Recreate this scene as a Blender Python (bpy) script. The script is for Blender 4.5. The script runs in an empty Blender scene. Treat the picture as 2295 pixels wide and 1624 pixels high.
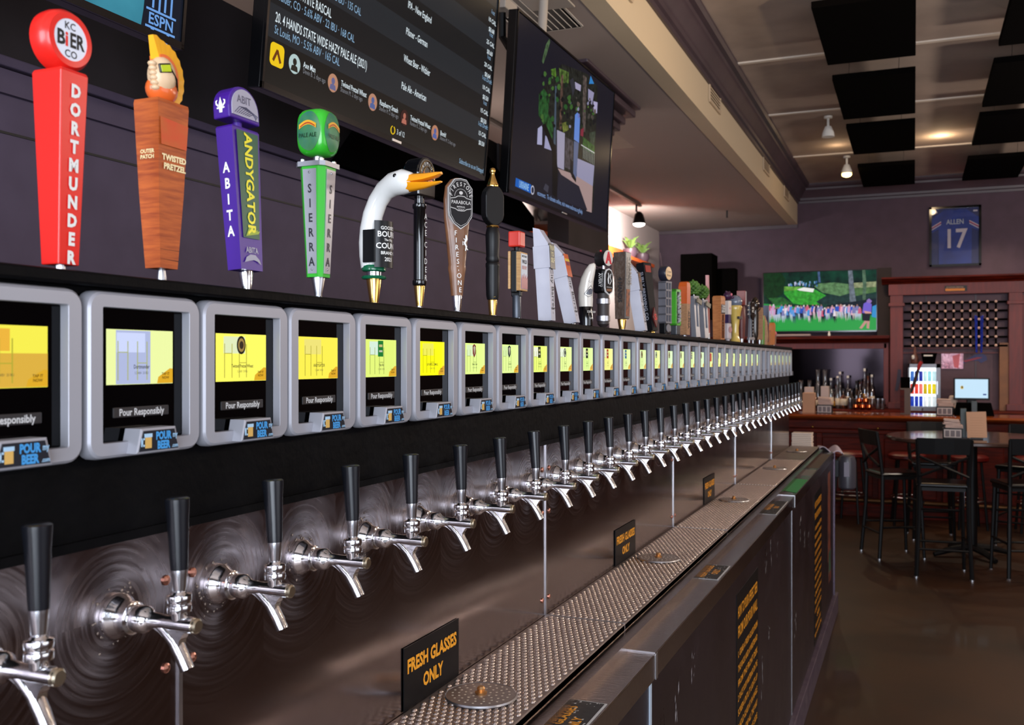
import bpy, bmesh, math, random
from mathutils import Vector, Matrix
PI = math.pi
random.seed(11)
scn = bpy.context.scene
COL = scn.collection

# ---------------------------------------------------------------- camera
FPX, VX, HY = 2170.0, 2048.0, 808.0          # focal length in pixels (2295 wide), vanishing point of the tap wall
CAMX, CAMZ = 0.7875, 1.75
TH = math.atan((VX-1147.5)/FPX)
cd = bpy.data.cameras.new('camera'); cam = bpy.data.objects.new('camera', cd); COL.objects.link(cam)
cam.location = (CAMX, 0, CAMZ); cam.rotation_euler = (PI/2, 0, TH)
cd.sensor_width = 36; cd.sensor_fit = 'HORIZONTAL'; cd.lens = FPX/2295*36
cd.shift_y = -(812-HY)/2295
cd.clip_start = 0.02; cd.clip_end = 100
cd.dof.use_dof = True; cd.dof.focus_distance = 1.85; cd.dof.aperture_fstop = 10
scn.camera = cam

# ---------------------------------------------------------------- world and light
w = bpy.data.worlds.new('world'); scn.world = w; w.use_nodes = True
w.node_tree.nodes['Background'].inputs[0].default_value = (0.75, 0.85, 1.0, 1)
w.node_tree.nodes['Background'].inputs[1].default_value = 0.6
def area(name, loc, rot, sx, sy, power, col, spread=180):
    l = bpy.data.lights.new(name, 'AREA'); l.shape = 'RECTANGLE'; l.size = sx; l.size_y = sy
    l.energy = power; l.color = col; l.spread = math.radians(spread)
    o = bpy.data.objects.new(name, l); COL.objects.link(o); o.location = loc; o.rotation_euler = rot; return o
def spot(name, loc, target, power, col, ang=80, blend=.6, size=.04):
    l = bpy.data.lights.new(name, 'SPOT'); l.energy = power; l.color = col; l.spot_size = math.radians(ang)
    l.spot_blend = blend; l.shadow_soft_size = size
    o = bpy.data.objects.new(name, l); COL.objects.link(o); o.location = loc
    o.rotation_euler = (Vector(target)-Vector(loc)).to_track_quat('-Z', 'Y').to_euler(); return o
def point(name, loc, power, col, size=.05):
    l = bpy.data.lights.new(name, 'POINT'); l.energy = power; l.color = col; l.shadow_soft_size = size
    o = bpy.data.objects.new(name, l); COL.objects.link(o); o.location = loc; return o
# daylight through the street windows behind and beside the camera
area('window_light_front', (2.4, -2.55, 1.9), (PI/2, 0, 0), 3.6, 2.4, 190, (.80, .88, 1.0))
area('window_light_front_left', (-0.7, -2.55, 2.2), (PI/2, 0, 0), 1.6, 2.0, 80, (.80, .88, 1.0))
area('window_light_side', (4.93, 1.4, 1.9), (0, -PI/2, PI), 2.2, 3.8, 36, (.88, .92, 1.0))
# warm ceiling spots of the room
WARM = (1.0, .72, .42)
spot('ceiling_spot', (.1, 11.9, 3.86), (.3, 12.3, 0), 55, WARM, 150, 1)
for i, (x, y) in enumerate([(3.2, 3.0), (2.3, 5.4), (3.3, 8.2), (2.6, 10.8), (1.7, 13.0), (-.6, 12.6)]):
    spot('ceiling_spot', (x, y, 3.5), (x, y, 0), 30, (1.0, .78, .55), 150, 1)
point('ceiling_glow', (1.05, 11.2, 4.03), 3.0, WARM)
point('ceiling_glow', (.0, 11.25, 4.03), .9, WARM)
point('ceiling_glow', (.3, 5.9, 4.0), 1.6, WARM)
point('ceiling_glow', (1.9, 9.5, 4.03), 1.2, WARM)
# warm wash on the soffit face
spot('soffit_wash', (1.6, 4.8, 3.2), (-.68, 5.6, 3.8), 60, (1.0, .76, .48), 120, 1)
# white track lamp turned on the white side wall
spot('track_spot', (-2.12, 10.95, 3.24), (-2.6, 11.9, 2.9), 85, (1.0, .93, .88), 150, .8)
spot('track_spot', (-2.0, 8.4, 3.40), (-2.6, 8.0, 2.4), 50, (1.0, .90, .84), 130, .8)
# added fill lights, out of view right and in the passage behind the divider wall
for i, (x, y, e) in enumerate([(3.2, 1.2, 8), (3.2, 4.2, 40), (3.3, 7.4, 60), (3.4, 10.4, 60)]):
    point('room_fill', (x, y, 2.9), e, (1.0, .84, .70), .14)
for y in (3.2, 6.4): point('passage_fill', (-2.0, y, 3.0), 5.0, (1.0, .86, .76), .12)

scn.view_settings.view_transform = 'Standard'; scn.view_settings.look = 'None'
scn.view_settings.gamma = 1; scn.view_settings.use_curve_mapping = False
scn.view_settings.exposure = 0.55
try:
    scn.cycles.use_denoising = True; scn.cycles.max_bounces = 6; scn.cycles.glossy_bounces = 4
    scn.cycles.transmission_bounces = 4; scn.cycles.diffuse_bounces = 3
    scn.cycles.sample_clamp_indirect = 6; scn.cycles.caustics_reflective = False; scn.cycles.caustics_refractive = False
except Exception: pass

# ---------------------------------------------------------------- materials
def lin(c): return tuple(((v/255)/12.92 if v/255 <= .04045 else ((v/255+.055)/1.055)**2.4) for v in c)+(1,)
MATS = {}
EMK = .74
def mat(name, c, rough=.5, metal=0, emit=0, nz=None, bump=None, coat=0, trans=0, ani=0, stretch=(1, 1, 1), ior=1.5, spec=None):
    """c: sRGB 0-255. nz=(scale, second colour, amount) colour variation; bump=(scale, strength)"""
    if name in MATS: return MATS[name]
    m = bpy.data.materials.new(name); m.use_nodes = True; MATS[name] = m
    nt = m.node_tree; b = nt.nodes['Principled BSDF']
    col = lin(c); b.inputs['Base Color'].default_value = col
    b.inputs['Roughness'].default_value = rough; b.inputs['Metallic'].default_value = metal
    if spec is not None: b.inputs['Specular IOR Level'].default_value = spec
    if coat: b.inputs['Coat Weight'].default_value = coat; b.inputs['Coat Roughness'].default_value = .06
    if trans: b.inputs['Transmission Weight'].default_value = trans; b.inputs['IOR'].default_value = ior
    if ani: b.inputs['Anisotropic'].default_value = ani
    if emit: b.inputs['Emission Color'].default_value = col; b.inputs['Emission Strength'].default_value = emit
    if nz or bump:
        tc = nt.nodes.new('ShaderNodeTexCoord'); mp = nt.nodes.new('ShaderNodeMapping')
        mp.inputs['Scale'].default_value = stretch
        nt.links.new(tc.outputs['Object'], mp.inputs['Vector'])
    if nz:
        n = nt.nodes.new('ShaderNodeTexNoise'); n.inputs['Scale'].default_value = nz[0]; n.inputs['Detail'].default_value = 6
        nt.links.new(mp.outputs['Vector'], n.inputs['Vector'])
        r = nt.nodes.new('ShaderNodeValToRGB'); r.color_ramp.elements[0].position = .35; r.color_ramp.elements[1].position = .7
        r.color_ramp.elements[0].color = col
        c2 = lin(nz[1]); a = nz[2] if len(nz) > 2 else 1
        r.color_ramp.elements[1].color = tuple(col[i]*(1-a)+c2[i]*a for i in range(3))+(1,)
        nt.links.new(n.outputs['Fac'], r.inputs['Fac']); nt.links.new(r.outputs['Color'], b.inputs['Base Color'])
        if emit: nt.links.new(r.outputs['Color'], b.inputs['Emission Color'])
    if bump:
        n = nt.nodes.new('ShaderNodeTexNoise'); n.inputs['Scale'].default_value = bump[0]; n.inputs['Detail'].default_value = 5
        nt.links.new(mp.outputs['Vector'], n.inputs['Vector'])
        u = nt.nodes.new('ShaderNodeBump'); u.inputs['Strength'].default_value = bump[1]; u.inputs['Distance'].default_value = .01
        nt.links.new(n.outputs['Fac'], u.inputs['Height']); nt.links.new(u.outputs['Normal'], b.inputs['Normal'])
    return m
def flat(c, e=1.0):   # lit pixels of a screen: dark when off, only emission
    m = mat('screen_%d_%d_%d_%s' % (*c, e), c, .22, 0, e*EMK, spec=.08)
    m.node_tree.nodes['Principled BSDF'].inputs['Base Color'].default_value = (.004, .004, .004, 1); return m
def thin_glass(name, tint, fac=.10, rough=.03):
    m = bpy.data.materials.new(name); m.use_nodes = True; nt = m.node_tree; nt.nodes.clear()
    o = nt.nodes.new('ShaderNodeOutputMaterial'); t = nt.nodes.new('ShaderNodeBsdfTransparent'); g = nt.nodes.new('ShaderNodeBsdfGlossy')
    l = nt.nodes.new('ShaderNodeLayerWeight'); mx = nt.nodes.new('ShaderNodeMixShader'); l.inputs['Blend'].default_value = .25
    mr = nt.nodes.new('ShaderNodeMapRange'); mr.inputs['To Min'].default_value = fac; mr.inputs['To Max'].default_value = min(1, fac*6)
    t.inputs['Color'].default_value = lin(tint); g.inputs['Roughness'].default_value = rough
    nt.links.new(l.outputs['Facing'], mr.inputs['Value']); nt.links.new(mr.outputs['Result'], mx.inputs['Fac'])
    nt.links.new(t.outputs[0], mx.inputs[1]); nt.links.new(g.outputs[0], mx.inputs[2]); nt.links.new(mx.outputs[0], o.inputs[0]); return m

# ---------------------------------------------------------------- mesh builder
class MB:
    def __init__(s): s.v = []; s.f = []
    def add(s, vs, fs):
        o = len(s.v); s.v += [tuple(v) for v in vs]; s.f += [tuple(i+o for i in f) for f in fs]; return s
    def box(s, cx, cy, cz, sx, sy, sz, bev=0, M=None):
        x, y, z = sx/2, sy/2, sz/2
        if bev:
            bm = bmesh.new(); bmesh.ops.create_cube(bm, size=1)
            for v in bm.verts: v.co = Vector((v.co.x*sx, v.co.y*sy, v.co.z*sz))
            bmesh.ops.bevel(bm, geom=bm.edges[:], offset=min(bev, x*.95, y*.95, z*.95), segments=2, profile=.5, affect='EDGES')
            bm.verts.index_update()
            vs = [v.co.copy() for v in bm.verts]; fs = [[v.index for v in f.verts] for f in bm.faces]; bm.free()
        else:
            vs = [Vector((a*x, b*y, c*z)) for a in (-1, 1) for b in (-1, 1) for c in (-1, 1)]
            fs = [(0, 1, 3, 2), (4, 6, 7, 5), (0, 4, 5, 1), (2, 3, 7, 6), (0, 2, 6, 4), (1, 5, 7, 3)]
        T = Matrix.Translation((cx, cy, cz)) @ (M or Matrix())
        return s.add([T @ v for v in vs], fs)
    def bx(s, x0, x1, y0, y1, z0, z1, bev=0): return s.box((x0+x1)/2, (y0+y1)/2, (z0+z1)/2, abs(x1-x0), abs(y1-y0), abs(z1-z0), bev)
    def loft(s, loops, cap=True, closed=True):
        n = len(loops[0]); vs = [p for l in loops for p in l]; fs = []
        for i in range(len(loops)-1):
            for j in range(n if closed else n-1):
                k = (j+1) % n; fs.append((i*n+j, i*n+k, (i+1)*n+k, (i+1)*n+j))
        if cap: fs.append(tuple(range(n-1, -1, -1))); fs.append(tuple((len(loops)-1)*n+j for j in range(n)))
        return s.add(vs, fs)
    def rects(s, secs):   # (z, cx, cy, wx, wy)
        return s.loft([[(cx-wx/2, cy-wy/2, z), (cx+wx/2, cy-wy/2, z), (cx+wx/2, cy+wy/2, z), (cx-wx/2, cy+wy/2, z)] for z, cx, cy, wx, wy in secs])
    def rounds(s, secs, n=20):   # (z, cx, cy, rx, ry)
        return s.loft([[(cx+rx*math.cos(2*PI*j/n), cy+ry*math.sin(2*PI*j/n), z) for j in range(n)] for z, cx, cy, rx, ry in secs])
    def lathe(s, prof, cx=0, cy=0, cz=0, n=20, M=None):   # prof: (r, z)
        T = Matrix.Translation((cx, cy, cz)) @ (M or Matrix())
        return s.loft([[T @ Vector((r*math.cos(2*PI*j/n), r*math.sin(2*PI*j/n), z)) for j in range(n)] for r, z in prof])
    def ball(s, cx, cy, cz, rx, ry=None, rz=None, n=16, m=10):
        ry = rx if ry is None else ry; rz = rx if rz is None else rz
        return s.loft([[(cx+rx*math.sin(a)*math.cos(2*PI*j/n), cy+ry*math.sin(a)*math.sin(2*PI*j/n), cz-rz*math.cos(a)) for j in range(n)]
                       for a in [PI*(i+.02*(i == 0)-.02*(i == m))/m for i in range(m+1)]])
    def tube(s, pts, rad, n=12):
        pts = [Vector(p) for p in pts]; rs = rad if isinstance(rad, (list, tuple)) else [rad]*len(pts)
        loops = []; up = None
        for i, p in enumerate(pts):
            d = (pts[min(i+1, len(pts)-1)]-pts[max(i-1, 0)]).normalized()
            if up is None: up = Vector((0, 0, 1)) if abs(d.z) < .9 else Vector((1, 0, 0))
            a = d.cross(up).normalized(); b = d.cross(a).normalized(); up = -b if False else up
            a = d.cross(up); a = a.normalized() if a.length > .05 else Vector((1, 0, 0)); b = a.cross(d).normalized(); up = b
            loops.append([p+(a*math.cos(2*PI*j/n)+b*math.sin(2*PI*j/n))*rs[i] for j in range(n)])
        return s.loft(loops)
    def prism(s, pts, y0, y1):   # pts (x,z) outline, extruded along y
        n = len(pts)
        vs = [(x, y0, z) for x, z in pts]+[(x, y1, z) for x, z in pts]
        return s.add(vs, [tuple(range(n)), tuple(range(2*n-1, n-1, -1))]+[(i, i+n, (i+1) % n+n, (i+1) % n) for i in range(n)])
    def mesh(s, name, m, smooth=None):
        me = bpy.data.meshes.new(name); me.from_pydata(s.v, [], s.f)
        bm = bmesh.new(); bm.from_mesh(me); bmesh.ops.recalc_face_normals(bm, faces=bm.faces[:]); bm.to_mesh(me); bm.free()
        if smooth:
            for p in me.polygons: p.use_smooth = True
            me.set_sharp_from_angle(angle=math.radians(smooth))
        if m: me.materials.append(m)
        return me
    def obj(s, name, m, parent=None, smooth=None): return link(name, s.mesh(name, m, smooth), parent)
def link(name, data, parent=None):
    o = bpy.data.objects.new(name, data); COL.objects.link(o)
    if parent: o.parent = parent
    return o
def tag(o, label, cat, group=None, kind=None):
    if label: o['label'] = label
    if cat: o['category'] = cat
    if group: o['group'] = group
    if kind: o['kind'] = kind
    return o
def thing(name, label, cat, loc=(0, 0, 0), rz=0, group=None, rx=0):
    o = link(name, None); o.location = loc; o.rotation_euler = (rx, 0, rz); o.empty_display_size = .05
    return tag(o, label, cat, group)
def struct(o): o['kind'] = 'structure'; return o
W90 = PI/2      # things on the tap wall: local x runs along the wall, local -y faces the room

FACES = {'front': Matrix.Rotation(PI/2, 4, 'X'), 'left': Matrix.Rotation(-PI/2, 4, 'Z') @ Matrix.Rotation(PI/2, 4, 'X'),
         'up': Matrix(), 'upwall': Matrix()}
TXT = {}
def txt_mesh(s, size, bold=0, align='CENTER', line=1.0, ext=0):
    k = (s, size, bold, align, line, ext)
    if k in TXT: return TXT[k]
    cu = bpy.data.curves.new('t', 'FONT'); cu.body = s; cu.size = size; cu.offset = bold*size; cu.align_x = align
    cu.space_line = line; cu.resolution_u = 2; cu.extrude = ext
    o = bpy.data.objects.new('t', cu)
    me = bpy.data.meshes.new_from_object(o); bpy.data.objects.remove(o); bpy.data.curves.remove(cu)
    TXT[k] = me; return me
def text(parent, s, size, pos, m, face='front', bold=0, xs=1, align='CENTER', line=1.0, name='lettering', rot=0, ext=0, R=None, tilt=0):
    me = txt_mesh(s, size, bold, align, line, ext)
    if me.materials and me.materials[0] != m: me = me.copy(); me.materials.clear()
    if not me.materials: me.materials.append(m)
    o = link(name, me, parent)
    F = R if R is not None else FACES[face]
    o.matrix_local = Matrix.Translation(pos) @ Matrix.Rotation(tilt, 4, 'X') @ F @ Matrix.Rotation(rot, 4, 'Z') @ Matrix.Diagonal((xs, 1, 1, 1))
    return o
ORD = ['first', 'second', 'third', 'fourth', 'fifth', 'sixth', 'seventh', 'eighth', 'ninth', 'tenth', 'eleventh', 'twelfth', 'thirteenth',
       'fourteenth', 'fifteenth', 'sixteenth', 'seventeenth', 'eighteenth', 'nineteenth', 'twentieth', 'twenty-first', 'twenty-second',
       'twenty-third', 'twenty-fourth', 'twenty-fifth', 'twenty-sixth', 'twenty-seventh', 'twenty-eighth', 'twenty-ninth', 'thirtieth',
       'thirty-first', 'thirty-second', 'thirty-third', 'thirty-fourth', 'thirty-fifth', 'thirty-sixth', 'thirty-seventh']

# a pixel of the photograph -> the point where its line of sight meets a plane of the room
CT, ST = math.cos(TH), math.sin(TH)
CAM = Vector((CAMX, 0, CAMZ))
def ray(px, py): return Vector((-ST, CT, 0))+Vector((CT, ST, 0))*((px-1147.5)/FPX)+Vector((0, 0, (HY-py)/FPX))
def hit(px, py, p0, n):
    d = ray(px, py); return CAM+d*((Vector(p0)-CAM).dot(Vector(n))/d.dot(Vector(n)))
# ---------------------------------------------------------------- room materials
m_floor = mat('floor_concrete', (62, 38, 20), .42, 0, nz=(1.3, (34, 21, 12), 1), bump=(3, .06), coat=.05)
m_white = mat('white_wall', (205, 192, 190), .75)
m_ceil = mat('ceiling_paint', (190, 172, 160), .85, nz=(2, (165, 148, 138), 1))
m_ceil2 = mat('low_ceiling_paint', (170, 156, 150), .8)
m_soff = mat('soffit_paint', (216, 198, 170), .8)
m_purple = mat('purple_wall', (78, 58, 74), .7, nz=(6, (70, 52, 66), 1), bump=(30, .1))
m_purple_low = mat('purple_panelling', (84, 72, 90), .6, nz=(9, (77, 65, 82), 1), spec=.3)
m_brown = mat('dark_brown_wall', (34, 27, 28), .8, nz=(3, (48, 38, 42), 1), bump=(12, .15))
m_crown = mat('crown_purple', (72, 58, 68), .45, nz=(4, (62, 50, 60), 1))
m_tan = mat('side_wall_paint', (92, 72, 70), .8)
m_wood_red = mat('mahogany', (92, 26, 13), .42, 0, nz=(5, (56, 15, 8), 1), stretch=(1, 1, 8), spec=.10)
m_wood_purple = mat('mauve_woodwork', (122, 64, 66), .45, spec=.25, nz=(5, (104, 62, 66), 1), stretch=(6, 6, .7))
m_black = mat('black_paint', (5, 5, 6), .5, nz=(8, (11, 11, 13), 1), bump=(60, .12), spec=.06)
m_blackp = mat('black_plastic', (10, 10, 12), .4, spec=.3)
m_gloss = mat('gloss_black', (8, 8, 9), .12, coat=.5)
m_foam = mat('black_foam', (6, 5, 5), .95, spec=.02)
m_chrome = mat('chrome', (225, 225, 228), .12, 1, bump=(120, .02))
m_silver = mat('silver_frame', (166, 166, 174), .4, .3)
m_gold = mat('brass', (235, 190, 105), .18, 1)
m_alu = mat('aluminium', (190, 190, 194), .3, 1)
m_ink = mat('black_ink', (18, 18, 20), .5)
m_wink = mat('white_ink', (235, 233, 228), .5)

# ---------------------------------------------------------------- floor, walls, ceilings
fl = MB()
fl.bx(-2.75, 5.1, -2.75, 13.9, -.1, 0); struct(fl.obj('floor', m_floor))
struct(MB().bx(-2.75, -2.6, -2.7, 13.7, 0, 4.3).obj('wall_left', m_white))
struct(MB().bx(-2.75, 5.1, 13.7, 13.85, 0, 4.3).obj('wall_back', m_purple))
struct(MB().bx(5.0, 5.12, -2.7, 13.7, 0, 4.3).obj('wall_right', m_tan))
wf = MB(); wf.bx(-2.75, 5.1, -2.72, -2.6, 0, .8); wf.bx(-2.75, 5.1, -2.72, -2.6, 3.1, 4.3)
for x0, x1 in ((-2.75, -1.5), (.1, .6), (4.2, 5.1)): wf.bx(x0, x1, -2.72, -2.6, .8, 3.1)
struct(wf.obj('wall_front', m_tan))
for k, (x0, x1) in enumerate(((-1.5, .1), (.6, 4.2))):
    g = MB()
    for a, b, c, d in ((x0, x0+.05, .8, 3.1), (x1-.05, x1, .8, 3.1), (x0, x1, .8, .86), (x0, x1, 3.04, 3.1), ((x0+x1)/2-.02, (x0+x1)/2+.02, .8, 3.1)):
        g.bx(a, b, -2.7, -2.62, c, d)
    struct(g.obj('window_%d' % (k+1), m_black))
struct(MB().bx(-.7, 5.1, -2.7, 13.7, 4.13, 4.3).obj('ceiling', m_ceil))
lo = MB().bx(-2.6, -.68, -2.7, 13.7, 3.61, 3.8); struct(lo.obj('ceiling', m_ceil2))
sf = MB().bx(-.80, -.679, -2.7, 13.69, 3.607, 4.3); struct(sf.obj('wall_soffit', m_soff))

# crown mouldings: stepped profile swept along the soffit and along the back wall
prof = [(0, 0), (.018, 0), (.022, .03), (.04, .04), (.045, .07), (.06, .085), (.1, .15), (.12, .165), (.125, .19), (.155, .2), (.17, .225), (.17, .245), (0, .245)]
z0 = 3.885
cr = MB(); cr.loft([[(-.679+a, y, z0+b) for a, b in prof] for y in (-2.6, 13.7)]); struct(cr.obj('trim_1', m_crown, smooth=30))
cr = MB(); cr.loft([[(x, 13.7-a, z0+b) for a, b in prof] for x in (-.679, 5.0)]); struct(cr.obj('trim_2', m_crown, smooth=30))
for y in (4.3, 6.08, 7.85, 9.62, 11.7):        # white battens on the ceiling
    struct(MB().bx(-.51, 5.0, y-.022, y+.022, 4.118, 4.131).obj('trim_3', mat('batten_white', (232, 220, 206), .7)))
struct(MB().bx(-2.6, -.68, 13.68, 13.7, 3.56, 3.607).obj('trim_4', m_crown))

# divider wall behind the tap wall, with a stepped cap and a pier
struct(MB().bx(-1.37, -1.25, -2.6, 6.75, 0, 2.395).obj('wall_divider', m_purple_low))
struct(MB().bx(-1.37, -1.25, -2.6, 4.79, 2.455, 2.90).obj('wall_divider', m_brown))
pier = MB(); pier.bx(-1.40, -1.255, 5.87, 6.75, 2.455, 3.61); struct(pier.obj('wall_pier', m_brown))
struct(MB().bx(-1.40, -1.235, -2.6, 6.76, 2.395, 2.453).obj('trim_5', m_purple_low))
struct(MB().bx(-1.41, -1.222, -2.6, 6.77, 2.457, 2.482, .004).obj('trim_6', m_purple_low))
struct(MB().bx(-1.39, -1.247, -2.6, 6.755, 2.30, 2.306).obj('trim_7', m_ink))
cap = MB()
for dz, o in ((0, .02), (.05, .035), (.09, .07), (.14, .10), (.20, .16), (.26, .19)):
    cap.bx(-1.40-o, -1.255+o, 5.87-o, 6.75+o, 3.33+dz, 3.33+dz+.05, .01)
struct(cap.obj('trim_8', m_crown))
# grey post at the end of the dark wall
struct(MB().bx(-1.385, -1.238, 4.70, 4.80, 2.482, 2.90, .004).obj('trim_9', mat('grey_post', (84, 78, 82), .6)))

# ---------------------------------------------------------------- ceiling things
def ceiling_panel(x0, x1, y0, y1, lab):
    t = thing('acoustic_panel', lab, 'acoustic panel', ((x0+x1)/2, (y0+y1)/2, 3.93), 0, 'black acoustic panels hung from the ceiling')
    MB().box(0, 0, .022, x1-x0, y1-y0, .045, .004).obj('panel', m_foam, t)
    for sx in (-1, 1):
        for sy in (-1, 1):
            MB().tube([(sx*(x1-x0)*.3, sy*(y1-y0)*.47, .04), (sx*(x1-x0)*.3+.004, sy*(y1-y0)*.47, .12), (sx*(x1-x0)*.3, sy*(y1-y0)*.47, .2)], .0022, 6).obj('wire', m_ink, t)
rows = [(6.25, 7.5, 'nearest and largest'), (7.92, 9.25, 'second nearest'), (9.6, 10.86, 'third nearest, beside a warm glow'), (11.6, 12.95, 'farthest, by the lit ceiling bulb')]
for a, b, q in rows: ceiling_panel(.2, .8, a, b, 'black foam ceiling panel, %s, in the left row' % q)
for (a, b, q), q2 in zip(rows, ('nearest, cut by the right edge', 'second nearest', 'third nearest', 'farthest')):
    ceiling_panel(1.33, 1.93, a, b, 'black foam ceiling panel, %s, in the right row' % q2)

def vent(name, lab, loc, rz, rx, w, h, n, m, cat='vent'):
    t = thing(name, lab, cat, loc, rz, None, rx)
    f = MB()
    for a in (-1, 1): f.bx(a*w/2-.012, a*w/2+.012, -.012, 0, -h/2, h/2); f.bx(-w/2, w/2, -.0125, 0, a*h/2-.012, a*h/2+.012)
    f.obj('frame', m, t); MB().bx(-w/2, w/2, -.002, 0, -h/2, h/2).obj('backing', m_ink, t)
    for k in range(n):
        z = -h/2+h*(k+.5)/n; MB().box(0, -.006, z, w-.02, .012, h/n*.35, 0, Matrix.Rotation(.5, 4, 'X')).obj('slat', m, t)
    return t
m_vent = mat('vent_white', (176, 166, 156), .6); m_ventb = mat('vent_beige', (202, 182, 156), .7)
vent('air_grille', 'white slatted air grille in the low ceiling above the wall-mounted television', (-1.09, 4.72, 3.606), W90, -PI/2, .80, .34, 9, mat('grille_white', (206, 200, 194), .5))
vent('air_grille', 'small slatted air grille in the low ceiling beside the dark pier capital', (-1.58, 7.85, 3.612), 0, -PI/2, .26, .75, 14, m_ventb)
for k, (y, q) in enumerate(((5.05, 'nearest, at the top edge of the picture'), (7.72, 'second from the camera'), (10.62, 'third from the camera'), (12.4, 'farthest, near the soffit corner'))):
    t = vent('wall_vent', 'white rectangular vent in the beige soffit face, %s' % q, (-.676, y, 3.86), W90, 0, .44, .19, 8, m_ventb)
    t['group'] = 'vents along the soffit face'

# ceiling lamps
def bulb_lamp(lab, x, y, on=True, m=m_wink):
    t = thing('ceiling_spotlight', lab, 'spotlight', (x, y, 4.12), 0)
    MB().lathe([(.04, 0), (.04, -.02), (.012, -.025), (.012, -.10)]).obj('stem', m, t, 40)
    MB().lathe([(.03, -.10), (.055, -.16), (.06, -.2)]).obj('lamp_head', m, t, 40)
    if on: MB().ball(0, 0, -.215, .055, .055, .03).obj('bulb', mat('bulb_warm', (255, 214, 120), .4, 0, 9), t, 60)
bulb_lamp('lit warm spotlight hanging under the white ceiling by the farthest panels', .07, 11.85)
bulb_lamp('unlit white spotlight on the ceiling left of the third black panel', .02, 9.85, False)
t = thing('track_light', 'black track spotlight with a glowing white bulb over the white side wall', 'track light', (-2.21, 9.0, 3.6))
MB().bx(-.018, .018, -3, 2.2, -.025, 0).obj('rail', mat('rail_grey', (96, 88, 84), .5), t)
MB().tube([(0, 2.02, -.02), (.0, 2.02, -.1), (.03, 1.98, -.13)], .012).obj('bracket', m_blackp, t)
MB().lathe([(.02, 0), (.05, -.03), (.075, -.12), (.078, -.14)], .05, 1.95, -.12).obj('lamp_head', m_blackp, t, 40)
MB().ball(.05, 1.95, -.262, .07, .07, .035).obj('bulb', mat('bulb_white', (255, 244, 235), .4, 0, 6), t, 60)
MB().lathe([(.01, 0), (.01, -.09)]).obj('sprinkler', m_ink)
o = bpy.data.objects['sprinkler']; o.location = (-1.35, 12.1, 3.61); tag(o, 'thin dark sprinkler pin hanging from the low ceiling', 'sprinkler')

# projector style ceiling plate that carries the hanging television
# orange shelf with pots on the white side wall
m_or = mat('orange_paint', (214, 96, 40), .5)
sh = MB().bx(-2.59, -2.40, 7.95, 9.3, 3.00, 3.03); 
tag(MB().bx(-2.599, -2.575, 8.1, 9.5, 2.90, 3.06).obj('wall_panel', m_or), 'orange wall panel seen under the hanging television', 'wall panel')
tag(MB().bx(-2.599, -2.575, 7.6, 8.0, 2.96, 3.16, .003).obj('wall_picture', mat('pink_print', (176, 110, 106), .5, nz=(9, (120, 60, 56), 1))), 'small pinkish picture on the white wall behind the divider', 'picture')
t = thing('wall_shelf', 'orange shelf on the white side wall carrying two plants', 'shelf', (-2.6, 11.8, 3.0))
MB().bx(0, .22, -.75, .75, -.02, .02).obj('board', m_or, t); MB().bx(0, .03, -.75, .75, -.02, .13).obj('upstand', m_or, t)
m_leaf = mat('leaf_green', (104, 138, 62), .5); m_pot = mat('plum_pot', (92, 72, 84), .4)
def plant(loc, potm, lab, r=.09):
    t = thing('potted_plant', lab, 'plant', loc)
    MB().lathe([(r*.6, 0), (r, r*.7), (r*.95, r*1.4), (r*.7, r*1.5)]).obj('pot', potm, t, 40)
    for k in range(9):
        a = k*2.4; l = MB(); R = .5+.3*random.random()
        l.loft([[(.0, 0, r*1.4), (.004, 0, r*1.4), (.002, .004, r*1.4)], [(math.cos(a)*r*R-.02, math.sin(a)*r*R, r*(2.1+.1*k)), (math.cos(a)*r*R+.02, math.sin(a)*r*R, r*(2.1+.1*k)), (math.cos(a)*r*R, math.sin(a)*r*R+.02, r*(2.2+.1*k))],
                [(math.cos(a)*r*R*1.7, math.sin(a)*r*R*1.7, r*(2.2+.12*k)), (math.cos(a)*r*R*1.7+.006, math.sin(a)*r*R*1.7, r*(2.2+.12*k)), (math.cos(a)*r*R*1.7, math.sin(a)*r*R*1.7+.006, r*(2.2+.12*k))]])
        l.obj('leaf', m_leaf, t)
plant((-2.49, 11.75, 3.02), m_pot, 'green succulent in a plum round pot, nearer one on the orange shelf')
plant((-2.49, 12.35, 3.02), m_pot, 'green succulent in a plum round pot, farther one on the orange shelf')
MB().bx(-1.36, -1.26, 5.45, 5.55, 2.482, 2.50).obj('ledge_block', m_blackp); tag(bpy.data.objects['ledge_block'], 'small black block on the divider cap', 'block')
plant((-2.45, 8.75, 3.06), m_blackp, 'dark potted plant before the orange panel under the hanging television', .12)
tag(MB().bx(-2.598, -2.2, 8.5, 9.0, 3.03, 3.06).obj('plant_bracket', m_blackp), 'black bracket shelf under the dark potted plant', 'shelf')
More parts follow.
